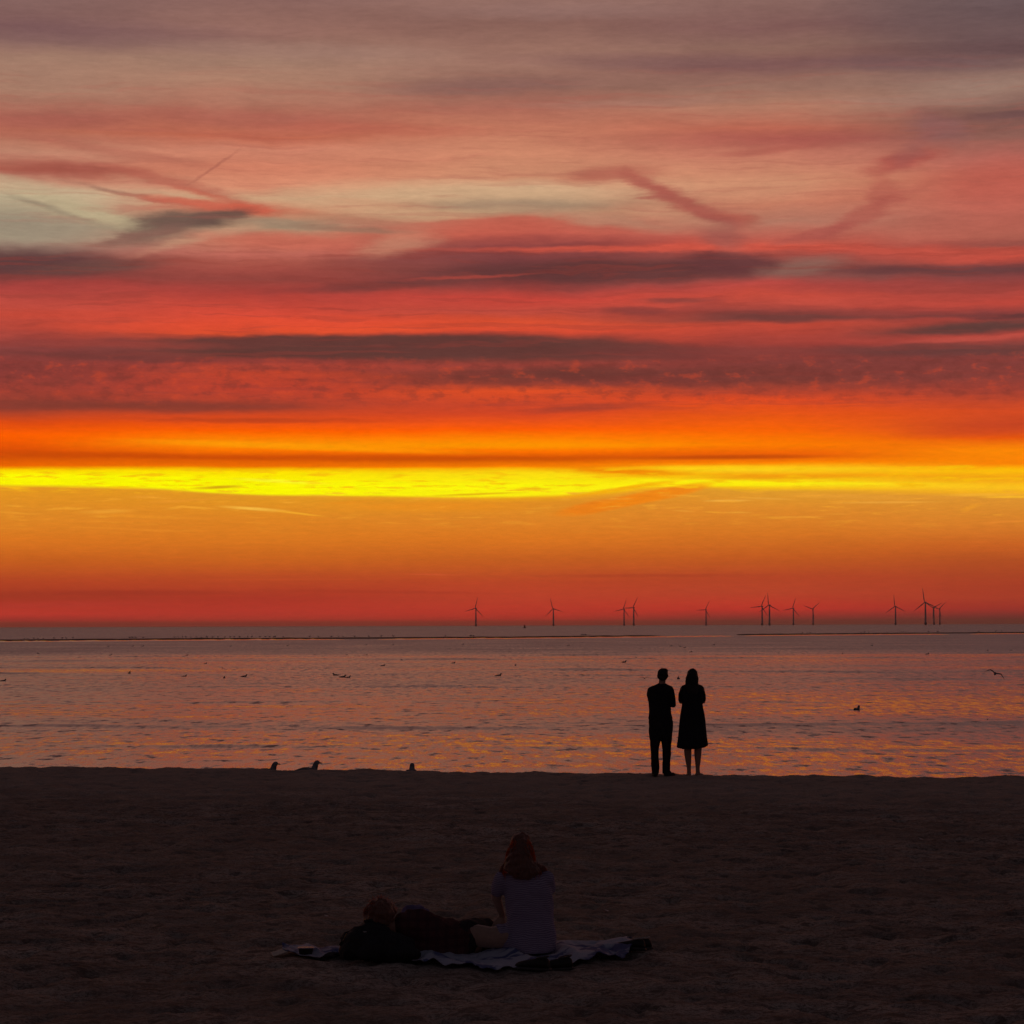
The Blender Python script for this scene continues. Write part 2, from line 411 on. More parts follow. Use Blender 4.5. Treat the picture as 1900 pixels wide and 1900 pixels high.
wz = g.noise(g.comb(g.math('MULTIPLY', AZ, 1.1), g.math('MULTIPLY', EL, 9.0), 6.1), 1.0, 6, 0.62)
wband = g.math('MULTIPLY', g.smap(EL, ae(950, 1000)[1], ae(950, 935)[1]), g.smap(EL, ae(950, 895)[1], ae(950, 912)[1]))
wm = g.math('MULTIPLY', g.smap(wz, 0.54, 0.70), g.math('MULTIPLY', wband, 0.75))
yb = g.math('MULTIPLY', g.smap(EL, ae(950, 920)[1], ae(950, 905)[1]), g.smap(EL, ae(950, 866)[1], ae(950, 874)[1]))
ym = g.math('MULTIPLY', g.smap(wz, 0.50, 0.66), g.math('MULTIPLY', yb, 0.85))
gr = g.noise(g.comb(AZ, EL), 42.0, 2, 0.7)
gr2 = g.noise(g.comb(g.math('MULTIPLY', AZ, 3.0), g.math('MULTIPLY', EL, 16.0), 1.0), 1.0, 5, 0.65)
grv = g.math('ADD', g.math('MULTIPLY_ADD', g.math('SUBTRACT', gr, 0.5), 0.16, 1.0), g.math('MULTIPLY', g.math('SUBTRACT', gr2, 0.5), 0.30))
grc = g.comb(grv, grv, grv)


s3 = g.noise(g.comb(g.math('MULTIPLY_ADD', EL, 0.9, g.math('MULTIPLY', AZW, 0.33)), g.math('MULTIPLY', ELW, 8.0), 14.0), 1.0, 6, 0.6)
hz_ = g.math('MULTIPLY', g.smap(EL, ae(950, 450)[1], ae(950, 400)[1]), g.smap(EL, ae(950, 90)[1], ae(950, 200)[1]))
cm1 = g.math('MULTIPLY', g.smap(s3, 0.50, 0.66), g.math('MULTIPLY', hz_, 0.26))
rd_ = g.math('MULTIPLY', g.smap(EL, ae(950, 780)[1], ae(950, 740)[1]), g.smap(EL, ae(950, 440)[1], ae(950, 470)[1]))
cm2 = g.math('MULTIPLY', g.smap(s3, 0.50, 0.64), g.math('MULTIPLY', rd_, 0.32))


def finish(Cx, mott=False, far=False, low=False):
    if not low:
        Cx = g.mix(cm1, Cx, lin((168, 92, 80)))
        Cx = g.mix(cm2, Cx, lin((142, 60, 52)))
    if low:
        Cx = g.mix(wm, Cx, lin((245, 165, 48)))
        Cx = g.mix(ym, Cx, lin((250, 190, 12)))
    if not far:
        Cx = g.mix(1.0, Cx, grc, 'MULTIPLY')
    if mott:
        Cx = g.mix(mm, Cx, lin((108, 52, 46)))
        Cx = g.mix(mm2, Cx, lin((222, 78, 42)))
    Cx = g.mix(1.0, Cx, svc, 'MULTIPLY')
    Cx = g.mix(toAbove, Cx, above)
    if far:
        Cx = g.mix(toEast, Cx, east)
    Cx = g.mix(toGround, Cx, (0.010, 0.009, 0.009, 1))
    bgn = g.n('ShaderNodeBackground')
    g.put(bgn.inputs[0], Cx)
    return bgn.outputs[0]


def reach(b):
    cx, cy, rx, ry, ang = b[:5]
    rx, ry = rx * BX * 1.03, ry * BY * 1.03
    c_, s_ = abs(math.cos(R(ang))), abs(math.sin(R(ang)))
    ex, ey = rx * c_ + ry * s_, rx * s_ + ry * c_
    return cx - ex - 40, cx + ex + 40, cy - ey - 12, cy + ey + 12


base = C


def mixs(f, a_, b_):
    nd = g.n('ShaderNodeMixShader')
    g.put(nd.inputs[0], f)
    WT.links.new(a_, nd.inputs[1])
    WT.links.new(b_, nd.inputs[2])
    return nd.outputs[0]


rows_ = []
for i in range(len(YB) - 1):
    cells = []
    for j in range(len(XB) - 1):
        gt = bpy.data.node_groups.new('cloud_cell', 'ShaderNodeTree')
        for nm_, ty_ in (('base', 'NodeSocketColor'), ('ragged', 'NodeSocketVector'), ('level', 'NodeSocketVector')):
            gt.interface.new_socket(nm_, in_out='INPUT', socket_type=ty_)
        gt.interface.new_socket('color', in_out='OUTPUT', socket_type='NodeSocketColor')
        main_g, main_PB, main_PL = g, PB, PL
        g = NG(gt)
        gi, go = g.n('NodeGroupInput'), g.n('NodeGroupOutput')
        Cc, PB, PL = gi.outputs[0], gi.outputs[1], gi.outputs[2]
        for b in BL:
            if 190 < b[1] < 300 and b[2] > 100:
                b = b[:6] + (b[6] * 0.72,) + b[7:]
            x0, x1, y0, y1 = reach(b)
            if x1 < XB[j] or x0 > XB[j + 1] or y1 < YB[i] or y0 > YB[i + 1]:
                continue
            Cc = blob(Cc, *b)
        g.put(go.inputs[0], Cc)
        g, PB, PL = main_g, main_PB, main_PL
        gn = g.n('ShaderNodeGroup', node_tree=gt)
        for k_, v_ in enumerate((base, PB, PL)):
            g.put(gn.inputs[k_], v_)
        Cc = gn.outputs[0]
        cells.append(finish(Cc, 3 < i < 6, False, i >= 6))
    sh = cells[0]
    for j in range(1, len(cells)):
        sh = mixs(g.math('GREATER_THAN', AZ, COL_A[j - 1]), sh, cells[j])
    rows_.append(sh)
sh = rows_[-1]
for i in range(len(rows_) - 2, -1, -1):
    sh = mixs(g.math('GREATER_THAN', EL, ROW_E[i]), sh, rows_[i])
away = g.math('MAXIMUM', g.math('GREATER_THAN', azabs, 16.0),
              g.math('MAXIMUM', g.math('GREATER_THAN', EL, E_HI + 3.0), g.math('LESS_THAN', EL, -1.0)))
sh = mixs(away, sh, finish(base, False, True))
wo = g.n('ShaderNodeOutputWorld')
WT.links.new(sh, wo.inputs[0])
W.cycles.sampling_method = 'MANUAL'
W.cycles.sample_map_resolution = 1024

# the sun has set behind the band of cloud: only a faint broad orange glow reaches the beach
sl = bpy.data.lights.new('sun', 'SUN')
sun = bpy.data.objects.new('sun', sl)
COL.objects.link(sun)
sl.energy = 0.01
sl.angle = R(60)
sl.color = (1.0, 0.42, 0.14)
sun.rotation_euler = (R(90 - 3.0), 0, R(180 + 3.0))


# ------------------------------------------------------------------ helpers
def new_mat(name):
    m = bpy.data.materials.new(name)
    m.use_nodes = True
    for n in list(m.node_tree.nodes):
        m.node_tree.nodes.remove(n)
    gg = NG(m.node_tree)
    out = gg.n('ShaderNodeOutputMaterial')
    b = gg.n('ShaderNodeBsdfPrincipled')
    m.node_tree.links.new(b.outputs[0], out.inputs[0])
    return m, gg, b, out


def simple_mat(name, col, rough=0.8, var=0.25, scale=20.0, bump=0.15, bdist=0.004, spec=0.3, sheen=0.0, metal=0.0):
    m, gg, b, out = new_mat(name)
    t = gg.n('ShaderNodeTexCoord').outputs['Object']
    nz = gg.noise(t, scale, 4, 0.6)
    c0 = tuple(max(0, v * (1 - var)) for v in col[:3]) + (1,)
    c1 = tuple(min(1, v * (1 + var)) for v in col[:3]) + (1,)
    gg.put(b.inputs['Base Color'], gg.mix(gg.smap(nz, 0.3, 0.7), c0, c1))
    b.inputs['Roughness'].default_value = rough
    b.inputs['Metallic'].default_value = metal
    b.inputs['Specular IOR Level'].default_value = spec
    b.inputs['Sheen Weight'].default_value = sheen
    bp = gg.n('ShaderNodeBump')
    bp.inputs['Strength'].default_value = bump
    bp.inputs['Distance'].default_value = bdist
    gg.put(bp.inputs['Height'], gg.noise(t, scale * 4, 4, 0.6))
    gg.put(b.inputs['Normal'], bp.outputs[0])
    return m


def mesh_obj(name, verts, faces, mat, parent=None, smooth=True):
    me = bpy.data.meshes.new(name)
    me.from_pydata([tuple(v) for v in verts], [], faces)
    me.update()
    if smooth:
        me.polygons.foreach_set('use_smooth', [True] * len(me.polygons))
    o = bpy.data.objects.new(name, me)
    COL.objects.link(o)
    if mat:
        me.materials.append(mat)
    if parent:
        o.parent = parent
    return o


def grid_obj(name, X, Y, Z, mat):
    """structured grid from 2-D numpy arrays"""
    nr, nc = X.shape
    co = np.stack([X, Y, Z], -1).reshape(-1, 3).astype(np.float32)
    me = bpy.data.meshes.new(name)
    me.vertices.add(nr * nc)
    me.vertices.foreach_set('co', co.ravel())
    i = np.arange((nr - 1) * (nc - 1))
    r, c = i // (nc - 1), i % (nc - 1)
    a = r * nc + c
    q = np.stack([a, a + 1, a + nc + 1, a + nc], -1).astype(np.int32)
    me.loops.add(q.size)
    me.loops.foreach_set('vertex_index', q.ravel())
    me.polygons.add(len(q))
    me.polygons.foreach_set('loop_start', np.arange(len(q), dtype=np.int32) * 4)
    me.polygons.foreach_set('use_smooth', np.ones(len(q), dtype=bool))
    me.update(calc_edges=True)
    me.validate()
    o = bpy.data.objects.new(name, me)
    COL.objects.link(o)
    me.materials.append(mat)
    return o


def tag(o, label=None, cat=None, group=None, kind=None):
    if label:
        o['label'] = label
    if cat:
        o['category'] = cat
    if group:
        o['group'] = group
    if kind:
        o['kind'] = kind
    return o


def empty(name, loc=(0, 0, 0), rz=0.0):
    o = bpy.data.objects.new(name, None)
    o.location = loc
    o.rotation_euler = (0, 0, rz)
    o.empty_display_size = 0.2
    COL.objects.link(o)
    return o


def vnoise(x, y, seed=0):
    """2-D gradient noise, vectorised"""
    rs = np.random.RandomState(seed)
    perm = rs.permutation(512)
    gx = np.cos(rs.rand(512) * 6.283)
    gy = np.sin(rs.rand(512) * 6.283)
    xi, yi = np.floor(x).astype(int), np.floor(y).astype(int)
    fx, fy = x - xi, y - yi

    def gr(ix, iy, dx, dy):
        h = perm[(perm[ix & 511] + iy) & 511]
        return gx[h] * dx + gy[h] * dy
    u = fx * fx * fx * (fx * (fx * 6 - 15) + 10)
    v = fy * fy * fy * (fy * (fy * 6 - 15) + 10)
    a = gr(xi, yi, fx, fy)
    b = gr(xi + 1, yi, fx - 1, fy)
    c = gr(xi, yi + 1, fx, fy - 1)
    d = gr(xi + 1, yi + 1, fx - 1, fy - 1)
    return (a * (1 - u) + b * u) * (1 - v) + (c * (1 - u) + d * u) * v


def fbm(x, y, octv=4, seed=0, gain=0.5):
    s, a, f = 0, 1.0, 1.0
    for i in range(octv):
        s = s + a * vnoise(x * f + 17.3 * i, y * f - 9.1 * i, seed + i)
        a *= gain
        f *= 2.03
    return s


# ------------------------------------------------------------------ beach
SAND_Z = 1.05


def crest_y(x):
    return 45.0 - 0.255 * x


def sand_height(x, y):
    x = np.asarray(x, float)
    y = np.asarray(y, float)
    yc = crest_y(x)
    t = y - yc
    z = SAND_Z + 0.0 * x
    fall = np.where(t > -0.3, (t + 0.3), 0)
    z = z - np.where(fall < 2.0, 0.035 * fall ** 2, 0.14 + 0.14 * (fall - 2.0))
    z = np.maximum(z, -1.6)
    z = z + 0.016 * fbm(x * 0.7, y * 0.35, 3, 5) * 2
    z = z + 0.034 * fbm(x * 2.6, y * 1.5, 4, 11, 0.6)
    dimp = fbm(x * 3.2, y * 2.4, 3, 31)
    z = z - 0.11 * np.clip(dimp - 0.15, 0, 0.5)
    return z


def sand_z(x, y):
    return float(sand_height(np.array([x]), np.array([y]))[0])


def axis(segs):
    out = []
    for a, b, n in segs:
        out += list(np.linspace(a, b, n, endpoint=False))
    out.append(segs[-1][1])
    return np.array(out)


mS, gg, b, out = new_mat('sand')
geo = gg.n('ShaderNodeNewGeometry').outputs['Position']
n1 = gg.noise(geo, 1.1, 6, 0.6)
n2 = gg.noise(geo, 7.0, 8, 0.75)
n4 = gg.noise(geo, 30.0, 6, 0.85)
n3 = gg.noise(geo, 0.22, 3, 0.5)
cA = gg.mix(gg.smap(n1, 0.35, 0.68), (0.28, 0.235, 0.20, 1), (0.54, 0.455, 0.385, 1))
cA = gg.mix(gg.smap(n2, 0.47, 0.62, 0, 0.85), cA, (0.10, 0.075, 0.06, 1))  # dark patches paint in the soft shade of dimples and lumps
cA = gg.mix(gg.smap(n4, 0.46, 0.58, 0, 0.85), cA, (0.11, 0.087, 0.072, 1))
cA = gg.mix(gg.smap(n3, 0.42, 0.62, 0, 0.35), cA, (0.27, 0.20, 0.155, 1))
# paler sand along the edge above the water
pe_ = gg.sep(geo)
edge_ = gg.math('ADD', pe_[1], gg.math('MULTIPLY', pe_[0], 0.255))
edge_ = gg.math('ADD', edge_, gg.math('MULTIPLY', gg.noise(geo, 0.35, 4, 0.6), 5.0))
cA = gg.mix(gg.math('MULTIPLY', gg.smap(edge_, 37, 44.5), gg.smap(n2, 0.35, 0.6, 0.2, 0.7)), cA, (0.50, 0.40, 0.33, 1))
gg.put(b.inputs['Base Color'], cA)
b.inputs['Roughness'].default_value = 0.95
b.inputs['Specular IOR Level'].default_value = 0.12
bp = gg.n('ShaderNodeBump')
bp.inputs['Strength'].default_value = 1.0
bp.inputs['Distance'].default_value = 0.035
gg.put(bp.inputs['Height'], gg.math('ADD', gg.noise(geo, 14, 5, 0.65), gg.math('MULTIPLY', gg.noise(geo, 60, 3, 0.6), 0.35)))
gg.put(b.inputs['Normal'], bp.outputs[0])

xa = axis([(-900, -60, 14), (-60, -14, 30), (-14, 14, 560), (14, 60, 30), (60, 900, 14)])
ya = axis([(-900, -40, 14), (-40, 12, 36), (12, 30, 330), (30, 41, 130), (41, 51, 180), (51, 80, 40), (80, 330, 6)])
XX, YY = np.meshgrid(xa, ya)
# shear the rows so that they follow the slanting crest line
w = np.clip((YY - 30) / 10, 0, 1)
YY = YY - 0.255 * XX * w * (np.abs(XX) < 1e9)
ZZ = sand_height(XX, YY)
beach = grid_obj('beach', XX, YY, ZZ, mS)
tag(beach, 'dark trampled sandy beach with dimples running to the water', 'beach', kind='structure')

# ------------------------------------------------------------------ sea
mW, gg, b, out = new_mat('sea_water')
geo = gg.n('ShaderNodeNewGeometry')
P = geo.outputs['Position']
px_ = gg.sep(P)


def slopes(sx, sy, z, amp_x, amp_y, det, rough=0.55):
    v = gg.comb(gg.math('MULTIPLY', px_[0], sx), gg.math('MULTIPLY', px_[1], sy), z)
    c = gg.noise(v, 1.0, det, rough, color=True)
    return gg.vec('MULTIPLY', gg.vec('SUBTRACT', c, (0.5, 0.5, 0.5)), (amp_x, amp_y, 0))


fine = slopes(3.4, 0.6, 0.0, 0.18, 0.22, 5, 0.7)
mid = slopes(0.30, 0.28, 4.0, 0.04, 0.05, 3)
# patches of ruffled and of smoother water
patch = gg.noise(gg.comb(gg.math('MULTIPLY', px_[0], 0.02), gg.math('MULTIPLY', px_[1], 0.045), 7.0), 1.0, 4, 0.6)
pf = gg.smap(patch, 0.38, 0.62, 0.55, 1.35)
sl_ = gg.vec('ADD', gg.vec('MULTIPLY', fine, gg.comb(pf, pf, pf)), mid)
# waves run to the shore: their faces lean towards the beach, least on the smooth bands of swell
wob1 = gg.noise(gg.comb(gg.math('MULTIPLY', px_[0], 0.03), gg.math('MULTIPLY', px_[1], 0.012), 2.0), 1.0, 4, 0.6)
dd = gg.math('DIVIDE', 17500.0, gg.math('MAXIMUM', px_[1], 30.0))
dd = gg.math('ADD', dd, gg.math('MULTIPLY', gg.math('SUBTRACT', wob1, 0.5), gg.math('MULTIPLY', dd, 0.10)))
rp = gg.n('ShaderNodeValToRGB')
gg.put(rp.inputs[0], gg.math('DIVIDE', dd, 300.0))
LEAN = [(0, .145), (25, .14), (45, .13), (53.5, .115), (56.5, .055), (59.5, .07), (62.5, .10), (66, .06), (69.5, .085), (76, .095),
        (80, .05), (84, .065), (89, .095), (102, .09), (125, .075), (140, .058), (165, .055), (180, .08), (190, .085), (202, .052),
        (225, .046), (240, .040), (262, .037), (300, .036)]
LEAN = [(u_, l_ * (1.0 if u_ < 50 else 0.84 if u_ < 215 else 1.0)) for u_, l_ in LEAN]
els = rp.color_ramp.elements
els[0].position, els[0].color = 0.0, (LEAN[0][1] * 5,) * 3 + (1,)
els[1].position, els[1].color = 1.0, (LEAN[-1][1] * 5,) * 3 + (1,)
for u_, l_ in LEAN[1:-1]:
    e_ = els.new(u_ / 300.0)
    e_.color = (l_ * 5,) * 3 + (1,)
brk = gg.noise(gg.comb(gg.math('MULTIPLY', px_[0], 0.05), gg.math('MULTIPLY', px_[1], 0.02), 20.0), 1.0, 3, 0.6)
lean = gg.math('MULTIPLY', gg.sep(rp.outputs[0])[0], -0.2)
lean = gg.math('ADD', lean, gg.math('MULTIPLY', gg.math('SUBTRACT', patch, 0.5), 0.07))
lean = gg.math('ADD', lean, gg.math('MULTIPLY', gg.math('SUBTRACT', brk, 0.5), 0.08))
sl_ = gg.vec('ADD', sl_, gg.comb(0.0, lean, 0.0))
stp = gg.noise(gg.comb(gg.math('MULTIPLY', px_[0], 1.5), gg.math('MULTIPLY', px_[1], 0.62), 12.0), 1.0, 5, 0.66)
sl_ = gg.vec('ADD', sl_, gg.comb(0.0, gg.math('MULTIPLY', gg.smap(stp, 0.53, 0.68), -0.17), 0.0))
N = gg.vec('NORMALIZE', gg.vec('ADD', geo.outputs['Normal'], sl_))
gg.put(b.inputs['Normal'], N)
b.inputs['Base Color'].default_value = (0.030, 0.026, 0.024, 1)
b.inputs['Roughness'].default_value = 0.16
b.inputs['IOR'].default_value = 1.8

rows = [46.0]
while rows[-1] < 420:
    rows.append(rows[-1] * 1.003)
while rows[-1] < 90000:
    rows.append(rows[-1] * 1.012)
rows = np.array(rows)
tt = np.concatenate([-np.geomspace(30, 0.25, 34), np.arange(-0.24, 0.2401, 0.0022), np.geomspace(0.25, 30, 34)])
TT, YY = np.meshgrid(tt, rows)
XX = TT * YY
ZZ = np.zeros_like(XX)
rw = np.random.RandomState(3)
sp = np.maximum(0.003 * YY, 0.0022 * YY)
sp = np.where(YY > 420, 0.012 * YY, sp)
for i in range(34):
    lam = 1.2 * (1.13 ** i) * (0.9 + 0.2 * rw.rand())
    if lam > 40:
        break
    th = rw.normal(0, 0.45) + 0.1
    k_ = 2 * math.pi / lam
    amp = 0.0008 * lam ** 0.8
    fade = np.clip((lam / sp - 3.0) / 3.0, 0, 1)
    ph = rw.rand() * 6.28
    env = 0.6 + 0.8 * vnoise(XX / (lam * 6) + i, YY / (lam * 6), 50 + i)
    ZZ += fade * env * amp * np.sin(k_ * (XX * math.sin(th) + YY * math.cos(th)) + ph)


def ridge(pts, h, wid, seed, brk=0.0):
    """a low swell line through picture points, steeper on its shore side"""
    global ZZ
    P3 = sorted([(on_plane(x, y).x / on_plane(x, y).y, on_plane(x, y).y) for x, y in pts])
    yy = np.interp(TT, [p[0] for p in P3], [p[1] for p in P3])
    yy = yy + wid * 0.9 * fbm(XX / (wid * 5), YY * 0, 3, seed)
    d = (YY - yy)
    prof = np.where(d < 0, np.exp(-(d / wid) ** 2), np.exp(-(d / (wid * 1.8)) ** 2))
    am = np.clip(0.75 + 1.3 * vnoise(XX / (wid * 7), YY * 0 + seed, seed + 3) - brk, 0, 1.3)
    edge = np.clip((0.235 - np.abs(TT)) / 0.02, 0, 1)
    ZZ += h * am * prof * edge


ridge([(0, 1221), (500, 1218), (950, 1217.5), (1900, 1212)], 0.20, 2.4, 71, 0.1)
ridge([(0, 1227), (700, 1225), (1900, 1219)], 0.16, 2.0, 72, 0.3)
ridge([(0, 1238), (500, 1243), (950, 1243), (1300, 1246), (1900, 1249)], 0.16, 1.8, 73, 0.15)
ridge([(0, 1250), (950, 1252), (1900, 1262)], 0.12, 1.6, 74, 0.4)
ridge([(0, 1272), (950, 1275), (1900, 1270)], 0.10, 1.3, 75, 0.35)
ridge([(0, 1305), (950, 1300), (1900, 1305)], 0.09, 1.1, 76, 0.3)
ridge([(0, 1345), (950, 1350), (1900, 1340)], 0.07, 0.9, 77, 0.3)
ridge([(0, 1385), (950, 1388), (1900, 1395)], 0.07, 0.8, 78, 0.2)
sea = grid_obj('sea', XX, YY, ZZ, mW)
tag(sea, 'calm rippled sea reflecting the sunset', 'sea', kind='structure')

# ------------------------------------------------------------------ sandbanks with gulls
mBank = simple_mat('wet_sand', (0.07, 0.05, 0.042), 0.9, 0.3, 0.4, 0.3, 0.05)
mSurf, gg, b, out = new_mat('still_water')
b.inputs['Base Color'].default_value = (0.03, 0.03, 0.03, 1)
b.inputs['Roughness'].default_value = 0.12
b.inputs['IOR'].default_value = 1.333
tcn = gg.n('ShaderNodeNewGeometry').outputs['Position']
bp = gg.n('ShaderNodeBump')
bp.inputs['Strength'].default_value = 0.3
bp.inputs['Distance'].default_value = 0.05
gg.put(bp.inputs['Height'], gg.noise(tcn, 0.5, 3))
gg.put(b.inputs['Normal'], bp.outputs[0])


def strip(name, line, prof, mat, seed, taper=0.04, wob=0.3):
    """line = picture points on the water, prof = [(offset towards sea, height)]"""
    P3 = [on_plane(x, y) for x, y in line]
    X = np.array([p.x for p in P3])
    Yl = np.array([p.y for p in P3])
    n = 260
    s = np.linspace(0, 1, n)
    xs_ = np.interp(s, np.linspace(0, 1, len(X)), X)
    ys_ = np.interp(s, np.linspace(0, 1, len(X)), Yl)
    tp = np.clip(np.minimum(s, 1 - s) / taper, 0, 1) ** 0.7
    wv = 1 + wob * fbm(s * 30, s * 0, 4, seed) * 2
    rowsx, rowsy, rowsz = [], [], []
    for off, h in prof:
        rowsx.append(xs_)
        rowsy.append(ys_ + off * (0.4 + 0.6 * tp))
        rowsz.append(np.where(h > 0, h * tp * wv, h))
    return grid_obj(name, np.array(rowsx), np.array(rowsy), np.array(rowsz), mat)


bankA = [(-120, 1191.0), (0, 1189.6), (240, 1187.6), (475, 1186.2), (700, 1185.2), (950, 1183.6), (1100, 1182), (1235, 1180.4)]
bankB = [(1375, 1178.6), (1500, 1177.6), (1700, 1175.8), (1900, 1174.6), (2050, 1173)]
BP = [(0, -0.2), (2, 0.03), (14, 0.16), (30, 0.27), (45, 0.22), (60, -0.3)]
SP = [(-6, -0.12), (-4.0, 0.03), (-1.2, 0.22), (0.4, 0.24), (2.5, -0.2)]
for ln, nm in ((bankA, 'long'), (bankB, 'far')):
    o = strip('sandbank', ln, BP, mBank, 5 if nm == 'long' else 9)
    tag(o, 'long low dark sandbar crossing the water from the left' if nm == 'long' else
        'thin low dark sandbar in front of the distant wind turbines', 'sandbank', kind='structure')
for ln, sd in (([(-120, 1192.6), (0, 1191.4), (240, 1189.6), (475, 1187.8), (640, 1187)], 3),
               ([(700, 1186.8), (950, 1185.2), (1200, 1182.6), (1360, 1180.6)], 4),
               ([(1380, 1180.2), (1560, 1178.8), (1760, 1177.4)], 6), ([(1800, 1177), (1900, 1176.2), (2050, 1175)], 8)):
    o = strip('shore_water', ln, SP, mSurf, sd, 0.08, 0.5)
    tag(o, 'bright line of still water along the sandbar', 'water', kind='structure')

# ------------------------------------------------------------------ wind turbines
mT = simple_mat('turbine_paint', (0.55, 0.55, 0.56), 0.6, 0.08, 0.2, 0.0)


def lathe(prof, seg=16, axis_='z'):
    V, Fc = [], []
    for r, z in prof:
        for i in range(seg):
            a = 2 * math.pi * i / seg
            V.append((r * math.cos(a), r * math.sin(a), z))
    for j in range(len(prof) - 1):
        for i in range(seg):
            k = (i + 1) % seg
            Fc.append((j * seg + i, j * seg + k, (j + 1) * seg + k, (j + 1) * seg + i))
    Fc.append(tuple(range(seg))[::-1])
    Fc.append(tuple((len(prof) - 1) * seg + i for i in range(seg)))
    return V, Fc


def loft(rings, cap=True):
    """rings: list of equally long point lists"""
    V, Fc = [], []
    n = len(rings[0])
    for r in rings:
        V += [tuple(p) for p in r]
    for j in range(len(rings) - 1):
        for i in range(n):
            k = (i + 1) % n
            Fc.append((j * n + i, j * n + k, (j + 1) * n + k, (j + 1) * n + i))
    if cap:
        Fc.append(tuple(range(n))[::-1])
        Fc.append(tuple((len(rings) - 1) * n + i for i in range(n)))
    return V, Fc


def merge(parts):
    V, Fc = [], []
    for v, f in parts:
        o_ = len(V)
        V += list(v)
        Fc += [tuple(i + o_ for i in q) for q in f]
    return V, Fc


HUB, BLADE = 80.0, 51.0


def blade_mesh():
    rings = []
    for s, ch, th in ((0, 2.2, 2.2), (3, 2.4, 2.2), (9, 4.0, 1.2), (20, 3.3, 0.8), (35, 2.4, 0.5), (46, 1.4, 0.3), (51, 0.6, 0.15)):
        ring = []
        for i in range(10):
            a = 2 * math.pi * i / 10
            ring.append((math.cos(a) * ch / 2 - (ch - 2.2) * 0.2, math.sin(a) * th / 2, s))
        rings.append(ring)
    return loft(rings)


def make_turbine():
    root = empty('wind_turbine')
    v, f = lathe([(3.6, -2), (3.5, 10), (3.0, 45), (2.1, 78)], 18)
    mesh_obj('tower', v, f, mT, root)
    v, f = lathe([(4.1, -2), (4.1, 9), (4.7, 9), (4.7, 10.0), (3.6, 10.0)], 18)
    mesh_obj('foundation', v, f, mT, root)
    rings = []
    for y, w_, h in ((-7, 1.2, 1.2), (-6.4, 2.2, 2.1), (3, 2.4, 2.3), (8, 2.2, 2.1), (9, 1.4, 1.4)):
        rings.append([(math.copysign(abs(math.cos(a)) ** 0.6, math.cos(a)) * w_,
                       y, HUB + math.copysign(abs(math.sin(a)) ** 0.6, math.sin(a)) * h)
                      for a in [2 * math.pi * i / 16 for i in range(16)]])
    v, f = loft(rings)
    mesh_obj('nacelle', v, f, mT, root)
    rot = empty('rotor')
    rot.parent = root
    rot.location = (0, -8.5, HUB)
    rings = [[(math.cos(a) * r_, y, math.sin(a) * r_) for a in [2 * math.pi * i / 14 for i in range(14)]]
             for y, r_ in ((1.6, 1.9), (0, 2.1), (-1.6, 1.7), (-2.8, 0.5))]
    v, f = loft(rings)
    mesh_obj('hub', v, f, mT, rot)
    bv, bf = blade_mesh()
    me = None
    for i in range(3):
        if me is None:
            o = mesh_obj('blade', bv, bf, mT, rot)
            me = o.data
        else:
            o = bpy.data.objects.new('blade', me)
            COL.objects.link(o)
            o.parent = rot
        o.rotation_euler = (0, R(120 * i), 0)
    return root


def children(o):
    return [c for c in bpy.data.objects if c.parent == o]


def copy_tree(o, parent=None):
    c = o.copy()
    COL.objects.link(c)
    c.parent = parent
    for ch in children(o):
        copy_tree(ch, c)
    return c


TUR = [  # hub x, hub y, blade angle (clockwise from up), yaw, label
    (883.0, 1128.7, 14, 22, 'grey offshore wind turbine standing alone at the left end of the row'),
    (1026.8, 1129.5, -14, 20, 'grey offshore wind turbine standing alone just right of the dark buoy'),
    (1157.9, 1130.5, 19, 24, 'offshore wind turbine above the couple, left one of a close pair'),
    (1175.8, 1127.4, 27, 24, 'offshore wind turbine above the couple, right one of a close pair'),
    (1310.0, 1131.3, 27, 24, 'single offshore wind turbine above and just right of the standing woman'),
    (1414.0, 1124.9, 24, 24, 'offshore wind turbine close on the left of the tall one with an upright blade'),
    (1427.6, 1122.8, -4, 24, 'tall offshore wind turbine with one blade straight up, beside a close neighbour'),
    (1472.0, 1128.6, 18, 24, 'single offshore wind turbine right of the close tall pair'),
    (1508.6, 1129.8, 50, 20, 'smaller offshore wind turbine with two blades raised in a wide V, before a long gap'),
    (1661.5, 1124.9, -5, 20, 'offshore wind turbine standing alone left of the three-turbine cluster'),
    (1717.0, 1117.6, -8, 20, 'tallest offshore wind turbine, left one of the rightmost cluster of three'),
    (1732.7, 1127.8, 62, 20, 'middle and shorter offshore wind turbine of the rightmost cluster of three'),
    (1743.7, 1129.8, 46, 20, 'rightmost offshore wind turbine of the whole row'),
]
tur0 = None
for hx, hy, ang, yaw, lab in TUR:
    d = ray(hx, hy)
    t = (HUB - CAM.z) / d.z
    loc = CAM + d * t
    first = tur0 is None
    o = make_turbine() if first else copy_tree(tur0)
    if first:
        tur0 = o
    o.location = (loc.x, loc.y, 0)
    o.rotation_euler = (0, 0, math.atan2(-loc.x, loc.y) + R(-yaw))
    for c in children(o):
        if c.name.startswith('rotor'):
            c.rotation_euler = (0, R(ang), 0)
    tag(o, lab, 'wind turbine', 'offshore wind turbines on the horizon')

